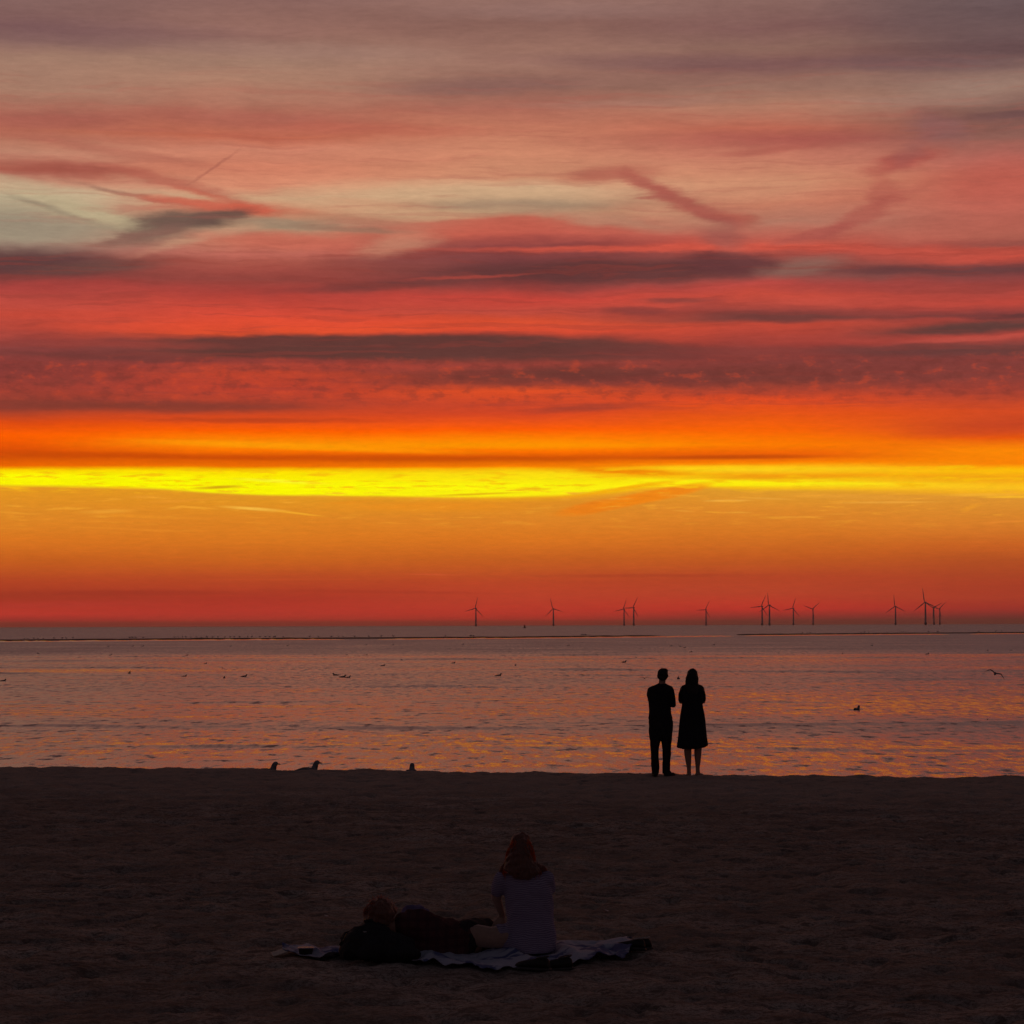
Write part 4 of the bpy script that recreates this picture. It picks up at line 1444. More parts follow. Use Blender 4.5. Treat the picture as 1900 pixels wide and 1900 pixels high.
def woman():
    root = empty('person')
    q = P844(1030, 1718)
    Z = lambda y: (1718 - y) / 844.0
    Xx = lambda x: (x - 1030) / 844.0
    I = Matrix.Rotation(R(4), 3, 'Z')
    hp, at = head_parts(q(1030, 318), I, .95)
    body = list(hp)
    body.append(limb([q(1030, 350, -.01), q(1030, 420, -.015), q(1030, 460, -.01)], [.048, .048, .055]))
    body.append(rings_loft([(Z(455), Xx(940), Xx(1125), 0, .05), (Z(485), Xx(895), Xx(1165), 0, .075), (Z(600), Xx(905), Xx(1155), .01, .10),
                            (Z(730), Xx(915), Xx(1145), .01, .09), (Z(900), Xx(890), Xx(1170), 0, .11), (Z(1050), Xx(885), Xx(1175), 0, .11)]))
    eL, eR = q(872, 682, .04), q(1188, 678, .04)
    wL, wR = q(1030, 640, .19), q(1020, 600, .20)
    body.append(limb([q(890, 500), eL, wL], [.040, .033, .023]))
    body.append(limb([q(1168, 500), eR, wR], [.040, .033, .023]))
    body += hand(wL, (1, .05, .12), (-.1, -1, 0), 1, .7, .92)
    body += hand(wR, (-1, .05, .2), (.1, -1, 0), -1, .7, .92)
    for xs_, fa in (((960, 962, 961, 968, 976, 976), 6), ((1110, 1107, 1101, 1100, 1098, 1100), -38)):
        body.append(limb([q(xs_[0], 1050), q(xs_[1], 1290, .01), q(xs_[2], 1400, -.015), q(xs_[3], 1500, -.01), q(xs_[4], 1610, 0), q(xs_[5], 1680, 0)],
                         [.090, .064, .062, .050, .034, .036]))
        M = Matrix.Rotation(R(fa), 3, 'Z')
        c = q(xs_[5], 1718)
        body.append(ball(c + M @ Vector((0, -.025, .03)), (.034, .04, .03)))
        body.append(ball(c + M @ Vector((0, .05, .022)), (.038, .09, .024), rot=M.to_quaternion()))
        body.append(ball(c + M @ Vector((0, .01, .045)), (.030, .05, .04), rot=M.to_quaternion()))
        for k_ in range(5):
            body.append(ball(c + M @ Vector((-.028 + .014 * k_, .135 - .006 * abs(k_ - 1.5), .014)), (.0085, .02, .01), rot=M.to_quaternion(), seg=8, rg=6))
    remesh('body', body, 0.0065, mSkin, root, 3)
    face_extras(at, .95, root)
    # dress with a flared, slightly uneven hem
    seg = 96
    data = [(428, 975, 1090, .052), (442, 925, 1135, .065), (455, 890, 1168, .08), (480, 872, 1188, .095), (560, 874, 1186, .12), (650, 884, 1178, .12),
            (725, 886, 1172, .105), (780, 876, 1180, .112), (850, 863, 1196, .125), (950, 850, 1209, .14), (1080, 838, 1218, .155), (1180, 828, 1228, .165),
            (1250, 818, 1236, .172), (1318, 810, 1241, .18)]
    rings = []
    for j, (yy_, x0, x1, ry) in enumerate(data):
        ring = []
        fl_ = max(0, (yy_ - 800) / 518.0)
        for i in range(seg):
            a = 2 * math.pi * i / seg
            fold = 1 + fl_ * (0.035 * math.sin(a * 9 + 1.0) + 0.02 * math.sin(a * 17 + .4))
            cx, rx = Xx((x0 + x1) / 2), (x1 - x0) / 2 / 844.0
            if abs(math.cos(a)) > .9:
                fold = 1 + (fold - 1) * .3
            zz = Z(yy_)
            if yy_ > 1200:
                zz += (0.034 + .016 * math.cos(a) - .052 * abs(math.sin(a)) ** .7 + .004 * math.sin(a * 9)) * (yy_ - 1200) / 118.0
            ring.append((cx + rx * fold * math.cos(a), ry * fold * math.sin(a), zz))
        rings.append(ring)
    v, f = loft(rings, cap=False)
    d_ = mesh_obj('dress', v, f, mDark, root)
    so = d_.modifiers.new('solid', 'SOLIDIFY')
    so.thickness = 0.004
    sl_ = [limb([q(892, 505), q(869, 580, .01), q(869, 660, .035)], [.040, .041, .040]), limb([q(1162, 505), q(1182, 580, .01), q(1187, 655, .035)], [.040, .041, .040])]
    for part in sl_:
        remesh('sleeve', [part], 0.008, mDark, root, 3, 0.006, 10)
    hr = [ball(at(0, -.015, .035), (.084, .098, .092)), rings_loft([(Z(240), Xx(985), Xx(1075), -.03, .05), (Z(280), Xx(958), Xx(1102), -.03, .085),
          (Z(350), Xx(936), Xx(1115), -.035, .09), (Z(420), Xx(930), Xx(1118), -.045, .075), (Z(455), Xx(925), Xx(1128), -.06, .055),
          (Z(520), Xx(945), Xx(1110), -.09, .04), (Z(570), Xx(965), Xx(1090), -.105, .02)])]
    remesh('hair', hr, 0.008, mHairD, root, 2, 0.012, 26)
    return root


w_root = woman()
ground_person(w_root, 1150 + 1030 / 7.6, 'barefoot woman in knee-length flared dress standing beside the man, seen from behind')
sc_w = (Vector(w_root.location) - CAM).length / F * (844 / 7.6)
w_root.scale = (sc_w,) * 3

# ------------------------------------------------------------------ blanket
mBl, gg, b, out = new_mat('blanket_cloth')
t_ = gg.n('ShaderNodeTexCoord').outputs['Object']
nb = gg.noise(t_, 3.2, 3, 0.5, dist=1.2)
nb2 = gg.noise(t_, 9.0, 3, 0.6)
cc = gg.mix(gg.smap(nb, 0.46, 0.56), (0.44, 0.45, 0.54, 1), (0.09, 0.11, 0.25, 1))
cc = gg.mix(gg.smap(nb2, 0.55, 0.62, 0, .7), cc, (0.52, 0.52, 0.60, 1))
gg.put(b.inputs['Base Color'], cc)
b.inputs['Roughness'].default_value = 0.9
bp = gg.n('ShaderNodeBump')
bp.inputs['Strength'].default_value = 0.3
bp.inputs['Distance'].default_value = 0.003
gg.put(bp.inputs['Height'], gg.noise(t_, 200, 2))
gg.put(b.inputs['Normal'], bp.outputs[0])
SEAT = on_plane(982.6, 1773, SAND_Z)


def blanket():
    nx, ny = 240, 60
    top = [(536, 1763), (640, 1761), (800, 1758), (1030, 1757), (1168, 1756)]
    bot = [(520, 1777), (600, 1778), (690, 1783), (820, 1791), (905, 1798), (985, 1796), (1040, 1793), (1090, 1787), (1150, 1779), (1178, 1768)]
    X = np.zeros((ny, nx))
    Y = np.zeros((ny, nx))
    for i in range(nx):
        px = 528 + (1168 - 528) * i / (nx - 1)
        y0, y1 = line_y(top, px), line_y(bot, px)
        a_, b_ = on_plane(px, y0, SAND_Z), on_plane(px, y1, SAND_Z)
        jag = 0.05 * math.sin(i * .21) * math.sin(i * .057 + 1) + 0.03 * math.sin(i * .5)
        for j in range(ny):
            t = j / (ny - 1)
            X[j, i] = b_.x * (1 - t) + a_.x * t + 0.02 * math.sin(j * .3) * (1 if i in range(1) else 1)
            Y[j, i] = (b_.y + jag) * (1 - t) + a_.y * t
    Z = sand_height(X, Y)
    fold = fbm(X * 3.2, Y * 1.6, 3, 91)
    r1 = 0.045 * np.clip(1 - np.abs(vnoise(X * 2.6 + 3, Y * 1.3 + X, 92)) * 3.2, 0, 1)
    Z = Z + 0.014 + 0.02 * np.clip(fold, -0.3, 1) + r1 * np.clip((Y - Y.min()) * 3, 0.3, 1) + .004
    X0, Y0 = SEAT.x, SEAT.y
    o = grid_obj('blanket', X - X0, Y - Y0, Z - SAND_Z, mBl)
    o.location = (X0, Y0, SAND_Z)
    m_ = o.modifiers.new('solid', 'SOLIDIFY')
    m_.thickness = 0.006
    m_.offset = 1
    return tag(o, 'crumpled pale blue and white picnic blanket spread on the sand under two people', 'blanket')


blanket()

# ------------------------------------------------------------------ seated woman (crop pixels / 1583 = metres)
mHairR, gg, b, out = new_mat('auburn_hair')
t_ = gg.n('ShaderNodeTexCoord').outputs['Object']
st = gg.noise(gg.vec('MULTIPLY', t_, (160, 160, 9)), 1.0, 3, 0.6)
gg.put(b.inputs['Base Color'], gg.mix(gg.smap(st, .3, .7), (0.11, 0.048, 0.03, 1), (0.24, 0.115, 0.075, 1)))
b.inputs['Roughness'].default_value = 0.45
b.inputs['Sheen Weight'].default_value = 0.3
tr_ = gg.n('ShaderNodeBsdfTranslucent')
tr_.inputs[0].default_value = (0.6, 0.20, 0.10, 1)
mx = gg.n('ShaderNodeMixShader')
mx.inputs[0].default_value = 0.3
m_t = mHairR.node_tree
m_t.links.new(b.outputs[0], mx.inputs[1])
m_t.links.new(tr_.outputs[0], mx.inputs[2])
m_t.links.new(mx.outputs[0], out.inputs[0])

mBlouse, gg, b, out = new_mat('striped_blouse')
t_ = gg.sep(gg.n('ShaderNodeTexCoord').outputs['Object'])
wob = gg.noise(gg.comb(t_[0], t_[1], t_[2]), 7, 3)
ph = gg.math('MULTIPLY_ADD', t_[2], 430.0, gg.math('MULTIPLY', wob, 26.0))
sw = gg.math('SINE', ph)
gg.put(b.inputs['Base Color'], gg.mix(gg.smap(sw, -0.4, 0.5), (0.20, 0.165, 0.245, 1), (0.35, 0.30, 0.41, 1)))
b.inputs['Roughness'].default_value = 0.95
b.inputs['Specular IOR Level'].default_value = 0.1


def strands(parent, name, roots, mat, n, length, spread, seed, down=1.0, rad=0.0012):
    """loose hair strands as thin tubes joined in one mesh"""
    rs = random.Random(seed)
    parts = []
    for i in range(n):
        p0, nrm = roots(rs)
        p0, nrm = Vector(p0), Vector(nrm)
        L_ = length * rs.uniform(.5, 1.2)
        pts_ = []
        for k_ in range(5):
            t = k_ / 4
            pts_.append(p0 + nrm * (spread * math.sin(t * 2.2) * rs.uniform(.7, 1.2)) + Vector((rs.uniform(-1, 1) * .006, rs.uniform(-1, 1) * .006, -down * L_ * t)))
        parts.append(tube(pts_, [rad, rad, rad * .9, rad * .7, rad * .3], 4))
    v, f = merge(parts)
    return mesh_obj(name, v, f, mat, parent)


def seated():
    root = empty('person')
    q = lambda x, y, d=0.0: Vector(((x - 840) / 1583.0, d, (1540 - y) / 1583.0))
    Z = lambda y: (1540 - y) / 1583.0
    Xx = lambda x: (x - 840) / 1583.0
    I = Matrix.Rotation(R(8), 3, 'Z') @ Matrix.Rotation(R(-4), 3, 'X')
    hp, at = head_parts(q(740, 335, .02), I, .93)
    body = list(hp)
    body.append(limb([q(745, 400, .0), q(765, 540, -.01), q(790, 610, 0)], [.05, .05, .06]))
    body.append(rings_loft([(Z(610), Xx(600), Xx(980), .0, .05), (Z(680), Xx(520), Xx(1060), .0, .08), (Z(900), Xx(580), Xx(1070), .0, .10),
                            (Z(1150), Xx(600), Xx(1090), .0, .10), (Z(1400), Xx(570), Xx(1120), .02, .13), (Z(1510), Xx(580), Xx(1100), .03, .12)]))
    # left arm: hanging, hand resting on the thigh
    el = q(448, 905, .06)
    wr = q(520, 1130, .14)
    body.append(limb([q(520, 680, .0), el, wr], [.048, .038, .024]))
    body += hand(wr, (-.35, -.25, -.55), (-.2, .3, -1), 1, .35, .9)
    # right arm reaches forward, hidden by the back
    er = q(1040, 930, .12)
    wr2 = q(960, 1150, .33)
    body.append(limb([q(1040, 690, .0), er, wr2], [.048, .038, .024]))
    body += hand(wr2, (-.5, .4, -.3), (-.2, 0, -1), -1, .4, .9)
    # legs folded: left thigh lies out to the side, shin comes back in front
    body.append(limb([Vector((-.10, .04, .12)), Vector((-.29, .00, .115)), Vector((-.46, .03, .135)), Vector((-.50, .10, .11))], [.10, .078, .088, .07]))
    body.append(limb([Vector((-.49, .10, .10)), Vector((-.30, .28, .07)), Vector((-.10, .40, .05))], [.062, .055, .036]))
    body.append(ball(Vector((-.03, .44, .045)), (.10, .04, .035)))
    body.append(limb([Vector((.07, .06, .12)), Vector((.09, .28, .16)), Vector((.08, .46, .15))], [.10, .08, .062]))
    body.append(limb([Vector((.08, .46, .14)), Vector((-.06, .52, .06)), Vector((-.22, .50, .05))], [.060, .052, .034]))
    body.append(ball(Vector((-.29, .49, .045)), (.10, .04, .035)))
    for bx_, by_ in ((-.125, .44), (-.385, .49)):
        for k_ in range(5):
            body.append(ball(Vector((bx_ - .004 * abs(k_ - 2), by_ - .026 + .013 * k_, .04)), (.018, .008, .009), seg=8, rg=6))
    remesh('body', body, 0.007, mSkinP, root, 3)
    face_extras(at, .93, root)
    bl = [rings_loft([(Z(575), Xx(680), Xx(900), .0, .055), (Z(600), Xx(580), Xx(990), .0, .075), (Z(635), Xx(520), Xx(1050), .0, .09),
                      (Z(700), Xx(500), Xx(1086), .0, .11), (Z(800), Xx(535), Xx(1100), .0, .125), (Z(950), Xx(545), Xx(1112), .0, .125),
                      (Z(1150), Xx(565), Xx(1128), .0, .125), (Z(1300), Xx(560), Xx(1146), .01, .15), (Z(1440), Xx(535), Xx(1154), .02, .17),
                      (Z(1525), Xx(540), Xx(1130), .02, .175), (Z(1535), Xx(600), Xx(1080), .02, .15)]),
          limb([q(520, 670, .0), q(478, 770, .02), q(464, 815, .035)], [.060, .058, .054]),
          limb([q(1035, 672, .0), q(1060, 790, .05)], [.062, .052]),
          # cloth over the lap
          limb([Vector((-.08, .05, .11)), Vector((-.20, .03, .12))], [.115, .10]), limb([Vector((.08, .08, .11)), Vector((.10, .22, .14))], [.11, .10])]
    remesh('blouse', bl, 0.010, mBlouse, root, 4, 0.016, 8)
    hr = [ball(at(0, -.012, .03), (.082, .098, .10)),
          rings_loft([(Z(168), Xx(705), Xx(785), 0, .03), (Z(215), Xx(645), Xx(828), -.01, .07), (Z(300), Xx(597), Xx(874), -.02, .092),
                      (Z(360), Xx(583), Xx(886), -.03, .095), (Z(450), Xx(566), Xx(898), -.045, .085), (Z(500), Xx(548), Xx(925), -.055, .075),
                      (Z(555), Xx(540), Xx(975), -.07, .065), (Z(595), Xx(590), Xx(960), -.09, .05), (Z(640), Xx(640), Xx(900), -.10, .035),
                      (Z(665), Xx(680), Xx(860), -.105, .02)]),
          limb([q(900, 500, -.04), q(985, 545, -.02), q(1050, 590, .01)], [.028, .022, .012]),
          limb([q(560, 480, -.03), q(525, 550, -.02), q(490, 610, .0)], [.022, .018, .010])]
    remesh('hair', hr, 0.0075, mHairR, root, 2, 0.017, 22)

    def roots(rs):
        a = rs.choice([0, math.pi]) + rs.gauss(0, .35)
        y_ = rs.uniform(200, 560)
        w0 = np.interp(y_, [165, 220, 300, 360, 450, 560], [60, 95, 140, 152, 166, 215]) / 1583.0
        cx = np.interp(y_, [165, 450, 560], [742, 733, 757])
        return (Xx(cx) + w0 * math.cos(a), -.03 + .085 * math.sin(a), Z(y_)), (math.cos(a), math.sin(a) * .8, .1)
    o = strands(root, 'loose_hair', roots, mStrand, 520, .09, .012, 3, rad=0.0018)
    o['kind'] = 'stuff'
    return tag(root, 'woman with long reddish hair in a striped purple blouse sitting on the blanket', 'person')


s_root = seated()
s_root.location = (SEAT.x, SEAT.y, SAND_Z + 0.02)

# ------------------------------------------------------------------ lying person (local origin at SEAT too, metres)
mPlaid, gg, b, out = new_mat('dark_red_shirt_cloth')
t_ = gg.sep(gg.n('ShaderNodeTexCoord').outputs['Object'])
pa = gg.math('SINE', gg.math('MULTIPLY', t_[0], 90.0))
pb = gg.math('SINE', gg.math('MULTIPLY', t_[2], 90.0))
c1 = gg.mix(gg.smap(pa, .2, .5, 0, .6), (0.10, 0.040, 0.042, 1), (0.06, 0.028, 0.034, 1))
c1 = gg.mix(gg.smap(pb, .2, .5, 0, .6), c1, (0.06, 0.025, 0.032, 1))
gg.put(b.inputs['Base Color'], c1)
b.inputs['Roughness'].default_value = 0.95
b.inputs['Specular IOR Level'].default_value = 0.1
mHairC = simple_mat('curly_hair', (0.03, 0.012, 0.007), 0.6, 0.5, 40, 0.8, 0.01)
mBlue = simple_mat('lilac_cloth', (0.16, 0.13, 0.26), 0.9, 0.2, 12, 0.2)
mShort = simple_mat('dark_shorts_cloth', (0.03, 0.022, 0.024), 0.9, 0.2, 12, 0.2)


def L(px, py, d):
    """picture point -> metres from the seat point, at depth d behind it"""
    p_ = at_y(px, py, SEAT.y + d)
    return Vector((p_.x - SEAT.x, d, p_.z - SAND_Z))


def lying():
    root = empty('person')
    I = Matrix.Rotation(R(-35), 3, 'Z') @ Matrix.Rotation(R(28), 3, 'Y')
    hp, at = head_parts(L(706, 1700, -.22), I, .98)
    body = list(hp)
    body.append(limb([L(712, 1712, -.22), L(735, 1722, -.2), L(762, 1728, -.18)], [.052, .05, .07]))
    # torso on its side, from the shoulders down to the hips
    body.append(limb([L(770, 1722, -.16), L(800, 1738, -.12), L(835, 1745, -.04), L(868, 1738, .05)], [.115, .115, .10, .11]))
    body.append(limb([L(765, 1702, -.12), L(800, 1722, .10), L(830, 1738, .26)], [.052, .04, .028]))
    body += hand(L(830, 1738, .26), (1, .3, -.2), (0, 1, -.4), 1, .5)
    body.append(limb([L(755, 1745, -.12), L(790, 1757, .06), L(820, 1752, .22)], [.05, .04, .028]))
    body += hand(L(820, 1752, .22), (1, .2, -.1), (0, 1, 0), -1, .5)
    body.append(limb([L(868, 1732, .06), L(905, 1724, .26), L(940, 1735, .42)], [.10, .075, .06]))
    body.append(limb([L(868, 1750, .05), L(905, 1748, .22), L(950, 1750, .38)], [.10, .075, .06]))
    body.append(limb([L(940, 1735, .42), L(985, 1742, .62), L(1012, 1749, .70)], [.058, .05, .034]))
    body.append(limb([L(950, 1750, .38), L(985, 1750, .55), L(1010, 1752, .62)], [.058, .05, .034]))
    body.append(ball(L(1016, 1751, .76), (.04, .09, .04)))
    body.append(ball(L(1014, 1754, .66), (.04, .09, .035)))
    remesh('body', body, 0.008, mSkin, root, 3)
    face_extras(at, .98, root)
    sh = [limb([L(752, 1716, -.19), L(772, 1718, -.16), L(800, 1733, -.12), L(830, 1742, -.05), L(856, 1742, .03)], [.10, .132, .142, .132, .130]),
          limb([L(764, 1700, -.14), L(785, 1712, .02)], [.062, .055]), limb([L(755, 1745, -.12), L(775, 1752, .0)], [.062, .055]),
          limb([L(745, 1752, -.22), L(800, 1764, -.18), L(850, 1766, -.08)], [.06, .08, .06]),
          ball(L(832, 1716, .02), (.06, .05, .05))]
    remesh('shirt', sh, 0.011, mPlaid, root, 4, 0.022, 7)
    so = [limb([L(842, 1746, -.01), L(868, 1738, .06), L(900, 1724, .24)], [.13, .132, .092]), limb([L(860, 1750, .04), L(895, 1748, .18)], [.115, .09])]
    remesh('shorts', so, 0.011, mShort, root, 4, 0.016, 8)
    hr = []
    rs = random.Random(5)
    hr.append(ball(at(0, -.02, .035), (.098, .108, .10)))
    hr.append(ball(at(0.01, -.05, -.04), (.088, .07, .09)))
    for i in range(150):
        a, u_ = rs.uniform(0, 6.283), rs.uniform(-.75, 1)
        rr = math.sqrt(max(0, 1 - u_ * u_))
        d_ = Vector((rr * math.cos(a), rr * math.sin(a), u_))
        if d_.y > .55 and d_.z < .35:
            continue
        hr.append(ball(at(d_.x * .102, -.02 + d_.y * .112, .02 + d_.z * .105), rs.uniform(.014, .026), seg=8, rg=6))
    remesh('hair', hr, 0.0075, mHairR, root, 1, 0.006, 40)
    # frizz: small loops standing off the curls
    parts = []
    for i in range(90):
        a, u_ = rs.uniform(1.2, 4.6), rs.uniform(-.2, 1)
        rr = math.sqrt(max(0, 1 - u_ * u_))
        d_ = Vector((rr * math.cos(a), rr * math.sin(a), u_))
        if d_.y > .55 and d_.z < .35:
            continue
        s1_ = Vector((rs.uniform(-1, 1), rs.uniform(-1, 1), rs.uniform(-1, 1))).normalized()
        c0 = lambda k_: at(d_.x * (.105 + .035 * math.sin(k_)) + s1_.x * .016 * math.cos(2 * k_), -.02 + d_.y * (.115 + .035 * math.sin(k_)) + s1_.y * .016 * math.cos(2 * k_),
                           .02 + d_.z * (.108 + .035 * math.sin(k_)) + s1_.z * .016 * math.cos(2 * k_))
        parts.append(tube([c0(k_ * math.pi / 5) for k_ in range(6)], [.0013] * 6, 4))
    v, f = merge(parts)
    o = mesh_obj('loose_curls', v, f, mStrand, root)
    o['kind'] = 'stuff'
    return tag(root, 'person with dark curly hair in a dark red shirt lying on a black backpack', 'person')


l_root = lying()
l_root.location = (SEAT.x, SEAT.y, SAND_Z)

# folded lilac garment seen over the lying person's shoulder
v_ = [ball(L(767, 1692, .10), (.085, .07, .05)), ball(L(757, 1699, .10), (.06, .07, .05)), ball(L(780, 1705, .12), (.09, .08, .09)), ball(L(775, 1730, .12), (.1, .09, .12)),
      ball(L(775, 1750, .14), (.12, .10, .10))]
gm = remesh('bag', v_, .010, mBlue, None, 5, .03, 12)
gm.location = (SEAT.x, SEAT.y, SAND_Z)
tag(gm, 'soft lilac cloth bag showing just behind the lying person\'s shoulder', 'bag')

# ------------------------------------------------------------------ backpack
mBP = simple_mat('black_nylon', (0.018, 0.016, 0.018), 0.7, 0.3, 20, 0.4, 0.004, 0.3)
mPl = simple_mat('buckle_plastic', (0.35, 0.34, 0.33), 0.35, 0.1, 30, 0.0)
bp_root = empty('backpack', (SEAT.x, SEAT.y, SAND_Z))
bk = [ball(L(690, 1752, -.36), (.20, .12, .125)), ball(L(668, 1748, -.34), (.12, .11, .12)), ball(L(720, 1758, -.38), (.20, .11, .10)),
      ball(L(690, 1732, -.33), (.13, .10, .09)), ball(L(655, 1764, -.37), (.10, .10, .07)), ball(L(740, 1768, -.42), (.16, .09, .07))]
remesh('main_bag', bk, 0.011, mBP, bp_root, 5, 0.03, 7)
pk = [ball(L(700, 1762, -.46), (.13, .05, .07)), ball(L(690, 1768, -.46), (.13, .05, .06))]
remesh('front_pocket', pk, 0.010, mBP, bp_root, 4, 0.015, 10)
v, f = tube([L(652, 1727, -.34), L(640, 1731, -.36), L(634.5, 1740, -.38), L(633.5, 1752, -.39), L(637, 1765, -.40), L(645, 1772, -.40)],
            [(.018, .006)] * 6, 8)
mesh_obj('shoulder_strap', v, f, mBP, bp_root)
v, f = tube([L(680, 1714, -.34), L(676, 1709, -.35), L(690, 1707, -.35), L(696, 1713, -.34)], [.008] * 4, 8)
mesh_obj('carry_handle', v, f, mBP, bp_root)
v, f = ball(L(677, 1729, -.47), (.014, .008, .005), seg=10, rg=6)
mesh_obj('buckle', v, f, mPl, bp_root)
tag(bp_root, 'black backpack with a shoulder strap, used as a pillow by the lying person', 'backpack')

# ------------------------------------------------------------------ shoes and small things
def shoe_mesh(open_=True):
    """low trainer, toe towards +y, heel opening rim as its own part"""
    rings = []
    for y, w_, h in ((-.13, .020, .045), (-.12, .032, .075), (-.09, .038, .085), (-.04, .038, .075), (.02, .040, .062), (.08, .046, .05), (.12, .042, .04), (.145, .022, .026)):
        ring = []
        for i in range(16):
            a = 2 * math.pi * i / 16
            z = h / 2 + h / 2 * math.sin(a)
            ring.append((w_ * math.cos(a) * (1.0 if math.sin(a) < 0.3 else .82), y, .012 + max(0, z)))
        rings.append(ring)
    return loft(rings)


def make_shoe():
    root = empty('shoe')
    v, f = shoe_mesh()
    subsurf(mesh_obj('upper', v, f, mShoe, root))
    rings = []
    for y, w_ in ((-.138, .022), (-.12, .036), (-.05, .040), (.03, .043), (.09, .049), (.13, .042), (.152, .022)):
        rings.append([(-w_, y, 0), (w_, y, 0), (w_ * 1.02, y, .018), (-w_ * 1.02, y, .018)])
    v, f = loft(rings)
    mesh_obj('sole', v, f, mSole, root)
    n_ = 20
    path = [(.026 * math.cos(2 * math.pi * i / n_), -.075 + .045 * math.sin(2 * math.pi * i / n_), .093 + .008 * math.sin(2 * math.pi * i / n_ + math.pi)) for i in range(n_ + 1)]
    v, f = tube(path, [.006] * (n_ + 1), 6)
    mesh_obj('collar', v, f, mSole, root)
    return root


mSole = simple_mat('grey_rubber', (0.06, 0.055, 0.055), 0.6, 0.2, 20, 0.0)
mRim = simple_mat('lit_rim_rubber', (0.45, 0.40, 0.36), 0.5, 0.1, 20, 0.0)  # pale tone paints in the light caught on the shoe collar
sh0 = make_shoe()


def place(o, px, py, rz, sc=1.0, tilt=(0, 0), dz=0.01):
    p_ = on_plane(px, py, SAND_Z)
    o.location = (p_.x, p_.y, sand_z(p_.x, p_.y) + dz)
    o.rotation_euler = (R(tilt[0]), R(tilt[1]), R(rz))
    o.scale = (sc,) * 3
    return o


place(sh0, 990, 1799, 60, 1.0, (0, 0), .005)
tag(sh0, 'dark shoe at the front edge of the blanket, left of its pair', 'shoe', 'dark shoes at the blanket edge')
s2 = copy_tree(sh0)
place(s2, 1030, 1796, 105, 1.0, (0, 0), .005)
tag(s2, 'dark shoe at the front blanket edge below the seated woman, right of its pair', 'shoe', 'dark shoes at the blanket edge')
s3 = copy_tree(sh0)
place(s3, 1168, 1770, 70, .92, (0, 14), .02)
tag(s3, 'dark shoe standing at the right corner of the blanket, nearer the cloth', 'shoe', 'shoes at the right corner of the blanket')
s4 = copy_tree(sh0)
place(s4, 1182, 1767, 112, .92, (0, 10), .0)
tag(s4, 'dark shoe leaning at the far right end, just off the blanket', 'shoe', 'shoes at the right corner of the blanket')
for s_o in (s3, s4):
    for c in children(s_o):
        if c.name.startswith('collar'):
            c.data = c.data.copy()
            c.data.materials.clear()
            c.data.materials.append(mRim)

# dark tub with pale lid
tb = empty('food_tub')
place(tb, 567, 1775, 8, 1.0, dz=.012)


def rrect(w_, d_, z, n=5, r_=.02):
    out_ = []
    for cx, cy, a0 in ((w_ - r_, d_ - r_, 0), (-w_ + r_, d_ - r_, 90), (-w_ + r_, -d_ + r_, 180), (w_ - r_, -d_ + r_, 270)):
        for k_ in range(n):
            a = R(a0 + 90 * k_ / (n - 1))
            out_.append((cx + r_ * math.cos(a), cy + r_ * math.sin(a), z))
    return out_


mTub = simple_mat('dark_plastic', (0.02, 0.017, 0.018), 0.5, 0.2, 20, 0.0)
mLid = simple_mat('pale_plastic', (0.17, 0.15, 0.19), 0.4, 0.1, 20, 0.0)
v, f = loft([rrect(.05, .04, 0), rrect(.056, .046, .03), rrect(.062, .05, .085)])
mesh_obj('container', v, f, mTub, tb, smooth=False)
v, f = loft([rrect(.068, .055, .0855), rrect(.070, .057, .090), rrect(.069, .056, .096), rrect(.060, .048, .099)])
mesh_obj('lid', v, f, mLid, tb, smooth=False)
tb.scale = (.85, .9, .62)
tag(tb, 'dark tub with a thin pale lid at the left end of the blanket', 'container')

# open paperback / folded paper at the far left end
mPap = simple_mat('pale_paper', (0.55, 0.50, 0.42), 0.8, 0.1, 20, 0.0)
X, Y = np.meshgrid(np.linspace(-.055, .055, 20), np.linspace(-.07, .07, 14))
Zp = 0.02 + .02 * np.clip(X * 8 + .4, 0, 1) + .012 * np.sin(X * 40) * .4 + .006 * np.sin(Y * 30)
pa_ = grid_obj('paper', X, Y, Zp, mPap)
md = pa_.modifiers.new('solid', 'SOLIDIFY')
md.thickness = 0.006
place(pa_, 518, 1775, 12, 1.0, dz=.004)
tag(pa_, 'small pale folded paper on the sand left of the blanket', 'paper')

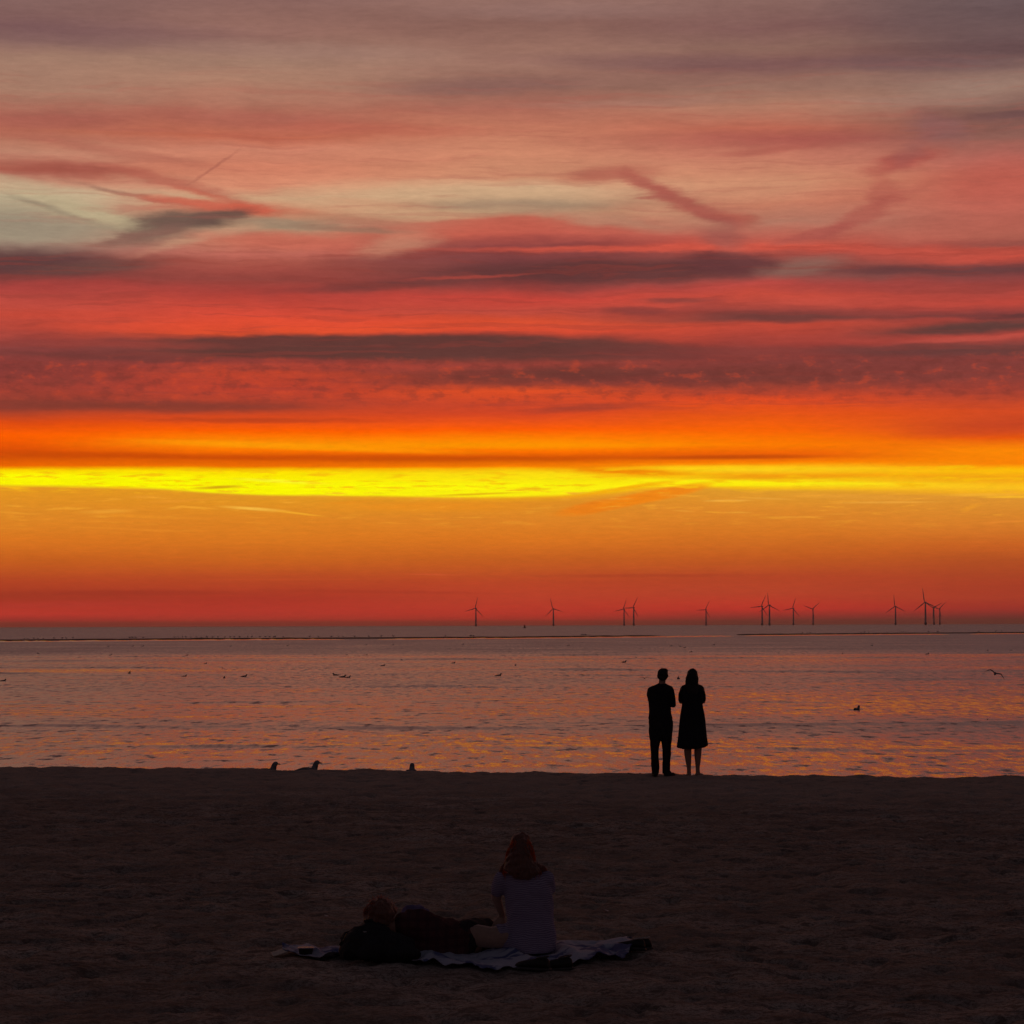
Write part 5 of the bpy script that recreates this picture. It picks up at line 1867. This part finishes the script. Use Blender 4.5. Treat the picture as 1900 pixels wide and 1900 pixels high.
# pale shells / litter on the sand
mShell = simple_mat('shell_white', (0.62, 0.52, 0.48), 0.5, 0.15, 30, 0.1)
for px, py, rz, sc_, lab in ((605, 1704, 0, .028, 'tiny reddish-lit shell on the sand left of the curly hair'),
                             (1124, 1692, 20, .034, 'small pale shell on the sand right of the seated woman, the lower of two'),
                             (1207, 1633, 50, .036, 'small pale shell on the sand right of the seated woman, the upper of two'),
                             (1707, 1559, 10, .05, 'pale shell lying alone on the sand far to the right of the woman')):
    seg = 16
    rings = []
    for t in (0, .25, .5, .75, 1):
        rings.append([((.3 + .7 * t) * math.cos(R(-70 + 140 * i / seg)) * t * 1.2 - .5, t * math.sin(R(-70 + 140 * i / seg)) * 1.1,
                       .35 * (1 - t * t) + .04 * math.cos(i * 2.2) * t) for i in range(seg + 1)])
    V, Fc = [], []
    for r_ in rings:
        V += r_
    for j in range(4):
        for i in range(seg):
            a_ = j * (seg + 1) + i
            Fc.append((a_, a_ + 1, a_ + seg + 2, a_ + seg + 1))
    o = mesh_obj('seashell', V, Fc, mShell)
    md = o.modifiers.new('solid', 'SOLIDIFY')
    md.thickness = .08
    place(o, px, py, rz, sc_, dz=.012)
    tag(o, lab, 'shell', 'shells scattered on the sand')

# ------------------------------------------------------------------ the hazy air over the sea
mHz = bpy.data.materials.new('haze_air')
mHz.use_nodes = True
for n in list(mHz.node_tree.nodes):
    mHz.node_tree.nodes.remove(n)
gh = NG(mHz.node_tree)
oh = gh.n('ShaderNodeOutputMaterial')
pv = gh.n('ShaderNodeVolumePrincipled')
pv.inputs['Color'].default_value = (0.8, 0.75, 0.75, 1)
pv.inputs['Density'].default_value = 1.6e-5
pv.inputs['Anisotropy'].default_value = 0.7
mHz.node_tree.links.new(pv.outputs[0], oh.inputs['Volume'])
hx, hy0, hy1, hz0, hz1 = 60000, -2000, 100000, -3.5, 150
hv = [(x, y, z) for z in (hz0, hz1) for y in (hy0, hy1) for x in (-hx, hx)]
hz = mesh_obj('haze', hv, [(2, 3, 1, 0), (5, 7, 6, 4), (1, 5, 4, 0), (6, 7, 3, 2), (4, 6, 2, 0), (3, 7, 5, 1)], mHz, smooth=False)
tag(hz, 'thin haze lying over the sea', 'haze', kind='stuff')
